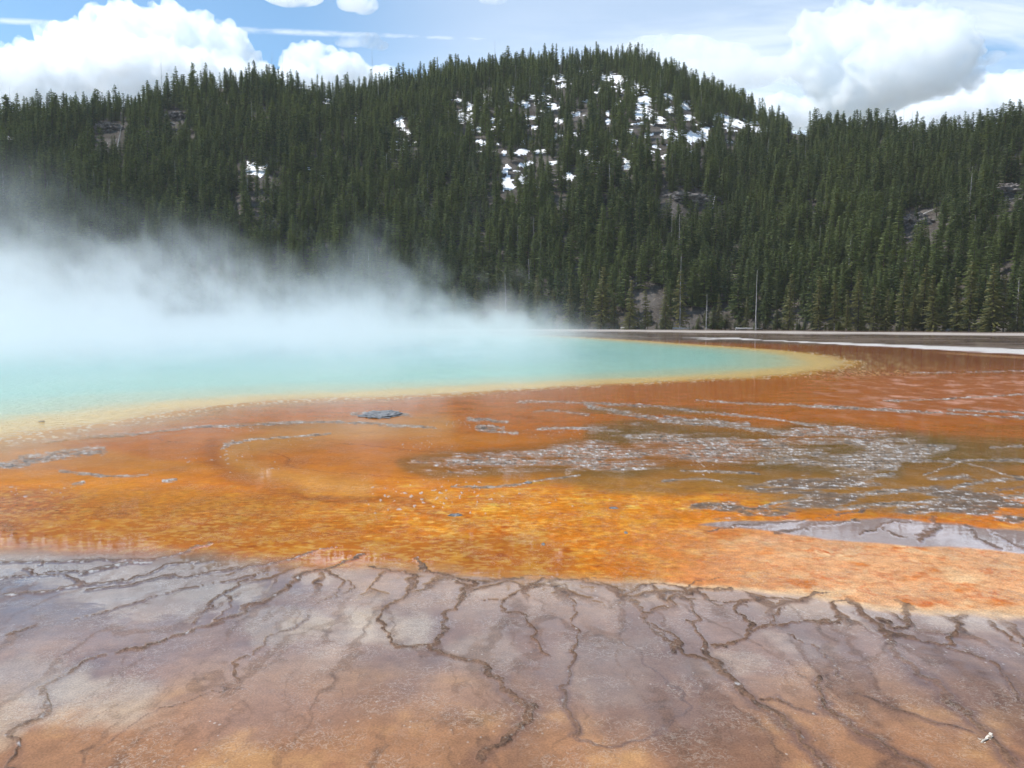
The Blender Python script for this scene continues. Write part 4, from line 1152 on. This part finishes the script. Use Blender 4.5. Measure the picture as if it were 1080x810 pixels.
def cloud(blobs, dist, voxel, mat, label, amp=(44, 32), seed=0):
    """blobs: photo pixel centre and radii; each becomes a puff at its own depth, joined to one closed skin"""
    r = random.Random(seed); bm = bmesh.new(); px = dist / F
    for (u, v, ru, rv) in blobs:
        dd = dist + r.uniform(-.5, .5) * ru * px * .8
        c = Vector([float(q) for q in at_dist(u, v, dd)])
        m4 = Matrix.Translation(c) @ Matrix.Diagonal((ru * px, ru * px * .8, rv * px, 1))
        bmesh.ops.create_icosphere(bm, subdivisions=3, radius=1, matrix=m4)
    me = bpy.data.meshes.new('cloud'); bm.to_mesh(me); bm.free()
    tmp = bpy.data.objects.new('cloud', me); COL.objects.link(tmp)
    md = tmp.modifiers.new('r', 'REMESH'); md.mode = 'VOXEL'; md.voxel_size = voxel
    dg = bpy.context.evaluated_depsgraph_get(); ev = tmp.evaluated_get(dg)
    m2 = bpy.data.meshes.new_from_object(ev)
    n = len(m2.vertices); co = np.empty(n * 3, np.float32); m2.vertices.foreach_get('co', co); co = co.reshape(-1, 3).astype(float)
    no = np.empty(n * 3, np.float32); m2.vertices.foreach_get('normal', no); no = no.reshape(-1, 3)
    # cauliflower bulges: sharp creases between round lobes
    s = seed * 13.7
    b1 = 1 - 2 * np.abs(fbm3(co + s, .010, 2)); b2 = 1 - 2 * np.abs(fbm3(co + 50 + s, .027, 3)); b3 = fbm3(co, .06, 4)
    d = amp[0] * (b1 - .6) + amp[1] * (b2 - .6) + amp[1] * .7 * b3
    zb = co[:, 2]; low = sstep(zb.min(), zb.min() + .35 * (zb.max() - zb.min()), zb)
    co += no * (d * (.35 + .65 * low))[:, None]
    org = co.mean(0); co -= org
    m2.vertices.foreach_set('co', co.astype(np.float32).ravel()); m2.materials.clear(); m2.materials.append(mat)
    m2.polygons.foreach_set('use_smooth', [True] * len(m2.polygons)); m2.update()
    tmp.data = m2; bpy.data.meshes.remove(me); bpy.context.view_layer.update()
    dg = bpy.context.evaluated_depsgraph_get(); m3 = bpy.data.meshes.new_from_object(tmp.evaluated_get(dg))
    tmp.modifiers.clear(); tmp.data = m3; m3.materials.clear(); m3.materials.append(mat)
    m3.polygons.foreach_set('use_smooth', [True] * len(m3.polygons))
    m3.update()
    tmp.location = org
    tag(tmp, label, 'cloud')
    return tmp


M_CLOUD = mat_cloud('cumulus', .04, .36, .56)
M_WISPY = mat_cloud('torn cumulus', .032, .37, .50)
M_THIN = mat_cloud('thin cumulus', .02, .36, .64)
cloud([(30, 82, 42, 22), (75, 70, 45, 30), (110, 50, 38, 30), (128, 34, 26, 22), (165, 45, 40, 28), (190, 40, 34, 26), (220, 60, 38, 30), (245, 80, 34, 26), (150, 85, 70, 28), (200, 90, 70, 26), (85, 98, 80, 22), (10, 100, 50, 20), (-30, 95, 50, 22), (265, 92, 26, 20)],
      2600, 5, M_CLOUD, 'big white cumulus cloud towering over the left part of the hill', seed=1)
cloud([(318, 68, 18, 14), (335, 62, 20, 14), (358, 72, 20, 14), (300, 84, 26, 14), (378, 84, 26, 12), (405, 90, 24, 12), (340, 90, 40, 14)], 3000, 8, M_CLOUD, 'small bright cumulus cloud peeking over the hill right of the biggest cloud', seed=2)
cloud([(862, 34, 20, 15), (880, 52, 36, 28), (920, 40, 34, 30), (925, 24, 18, 14), (960, 42, 36, 26), (992, 38, 26, 16), (1008, 30, 10, 10), (900, 75, 52, 28), (950, 78, 56, 28), (985, 62, 34, 26), (880, 88, 30, 16), (930, 98, 46, 16), (1010, 78, 24, 14), (845, 60, 18, 18), (1015, 50, 14, 16), (890, 20, 10, 8), (945, 20, 16, 10), (975, 22, 12, 9), (905, 112, 40, 10)],
      2600, 5, M_WISPY, 'broad white cumulus cloud floating in the sky at the right', amp=(52, 36), seed=3)
cloud([(1000, 118, 46, 18), (1040, 108, 44, 20), (1085, 106, 46, 22), (960, 132, 50, 14), (1130, 110, 60, 26), (920, 138, 30, 8), (1060, 130, 90, 20)], 3400, 10, M_CLOUD, 'low white cloud bank behind the right skyline', seed=4)
cloud([(830, 118, 30, 13), (860, 122, 36, 12), (800, 126, 30, 10), (885, 130, 30, 8)], 3400, 9, M_CLOUD, 'low puff of cloud over the dip in the skyline', seed=5)
cloud([(720, 60, 44, 18), (760, 68, 40, 20), (795, 76, 32, 14), (740, 85, 50, 16), (690, 50, 30, 10)], 3600, 10, M_THIN, 'thin hazy cloud beside the hilltop', amp=(18, 8), seed=6)
cloud([(300, -4, 22, 9), (322, -2, 18, 7)], 2600, 5, M_CLOUD, 'small white cloud cut by the top edge near the middle', amp=(8, 4), seed=7)
cloud([(368, 2, 15, 9), (384, 5, 16, 9)], 2600, 5, M_CLOUD, 'round white cloudlet at the top edge right of the small cloud', amp=(8, 4), seed=8)
cloud([(368, 44, 16, 4), (388, 42, 13, 7), (398, 48, 12, 4)], 2600, 5, M_THIN, 'wispy cloudlet over the left skyline', amp=(8, 4), seed=9)
cloud([(1040, 64, 14, 4), (1050, 59, 10, 5)], 2600, 4, M_THIN, 'tiny wispy cloudlet right of the broad cloud', amp=(5, 3), seed=10)
cloud([(520, -2, 16, 5)], 2600, 4, M_THIN, 'thin cloudlet at the top edge above the hilltop', amp=(5, 3), seed=11)

def haze():
    m, nt, out = material('thin mountain air')
    v = nt.new('ShaderNodeVolumePrincipled'); v.inputs['Color'].default_value = (.93, .97, 1, 1); v.inputs['Density'].default_value = .00010
    nt.l.new(v.outputs[0], out.inputs['Volume'])
    x0, x1, y0, y1, z0, z1 = -900, 900, -300, 1150, -14, 260
    V = [(x0, y0, z0), (x1, y0, z0), (x1, y1, z0), (x0, y1, z0), (x0, y0, z1), (x1, y0, z1), (x1, y1, z1), (x0, y1, z1)]
    o = mesh_obj('haze', V, [(3, 2, 1, 0), (4, 5, 6, 7), (0, 1, 5, 4), (1, 2, 6, 5), (2, 3, 7, 6), (3, 0, 4, 7)], m)
    tag(o, 'thin pale air softening the far forested hill', 'haze', kind='stuff')


haze()

# ----------------------------------------------------------------------------- sky, sun, camera
world = bpy.data.worlds.new('World'); scene.world = world; world.use_nodes = True
nt = NT(world.node_tree); nt.n.clear()
wo = nt.new('ShaderNodeOutputWorld'); bg = nt.new('ShaderNodeBackground')
sky = nt.new('ShaderNodeTexSky', sky_type='NISHITA'); sky.sun_disc = False
sky.sun_elevation = R(SUN_EL); sky.sun_rotation = R(SUN_AZ); sky.altitude = 2200; sky.air_density = 1.0; sky.dust_density = .6
D = nt.new('ShaderNodeTexCoord').outputs['Generated']
dx, dy, dz = nt.sep(D)[:3]
# thin high cloud: a flat layer far overhead, crossed by two contrails
py = nt.math('MAXIMUM', nt.math('ABSOLUTE', dy), .15)
el = nt.math('DIVIDE', dz, py); az = nt.math('DIVIDE', dx, py)      # tangents of the direction: a fixed place in the sky
vec = nt.comb(az, nt.math('MULTIPLY', el, 3.0), 0.0)
c1 = nt.noise(nt.comb(nt.math('MULTIPLY_ADD', el, 1.2, az), nt.math('MULTIPLY', el, 6.0), 0.3), 2.2, 6, .6, .4)
veil = nt.math('MULTIPLY', nt.range(c1, .35, .75), nt.range(nt.math('ADD', el, nt.math('MULTIPLY', az, -.25)), .40, .24))
veil = nt.math('MULTIPLY_ADD', veil, .6, nt.math('MULTIPLY', nt.math('MULTIPLY', nt.range(az, -.30, .02), nt.range(az, .50, .25)), .26)); veil = nt.math('ADD', veil, .02)


def trail(a0, e0, a1, e1, w, s):
    k = (e1 - e0) / (a1 - a0)
    dist = nt.math('ABSOLUTE', nt.math('SUBTRACT', nt.math('SUBTRACT', el, e0), nt.math('MULTIPLY', nt.math('SUBTRACT', az, a0), k)))
    n = nt.noise(vec, 14, 6, .7)
    f = nt.math('MULTIPLY', nt.range(dist, w, 0.0), nt.range(n, .3, .62))
    f = nt.math('MULTIPLY', f, nt.math('MULTIPLY', nt.range(az, a1 + .04, a1 - .12), nt.range(az, a0 - .25, a0 - .1)))
    return nt.math('MULTIPLY', f, s)


def tan_dir(u, v):
    a, b, c = ray(u, v); return float(a / b), float(c / b)


t1 = trail(*tan_dir(0, 22), *tan_dir(600, 45), .006, .5)
cl = nt.math('MAXIMUM', veil, t1)
mx = nt.mix(cl, nt.mix(1.0, sky.outputs[0], (.86, 1.09, 1.08), 'MULTIPLY'), (7.0, 7.2, 7.5))
nt.put(bg.inputs['Color'], mx); bg.inputs['Strength'].default_value = .14
nt.l.new(bg.outputs[0], wo.inputs['Surface'])

sl = bpy.data.lights.new('sun', 'SUN'); sl.energy = 4.0; sl.angle = R(.53); sl.color = (1, .955, .89)
so = bpy.data.objects.new('sun', sl); COL.objects.link(so)
sd_ = Vector((math.sin(R(SUN_AZ)) * math.cos(R(SUN_EL)), math.cos(R(SUN_AZ)) * math.cos(R(SUN_EL)), math.sin(R(SUN_EL))))
so.rotation_euler = sd_.to_track_quat('Z', 'Y').to_euler(); so.location = sd_ * 50

cd = bpy.data.cameras.new('camera'); cam = bpy.data.objects.new('camera', cd); COL.objects.link(cam)
cam.location = (0, 0, CAM_H); cam.rotation_euler = (math.pi / 2 - PITCH, 0, 0)
cd.sensor_fit = 'HORIZONTAL'; cd.sensor_width = 36; cd.lens = 36 * F / 1080; cd.clip_end = 20000; cd.clip_start = .1
scene.camera = cam

vs = scene.view_settings; vs.view_transform = 'Standard'; vs.look = 'None'; vs.exposure = .5; vs.gamma = 1; vs.use_curve_mapping = False
cy = scene.cycles
cy.max_bounces = 36; cy.diffuse_bounces = 3; cy.glossy_bounces = 3; cy.transmission_bounces = 2; cy.volume_bounces = 32; cy.transparent_max_bounces = 8
cy.use_adaptive_sampling = True; cy.adaptive_threshold = .02
cy.use_denoising = True
try: cy.denoiser = 'OPENIMAGEDENOISE'
except Exception: pass
cy.caustics_reflective = False; cy.caustics_refractive = False
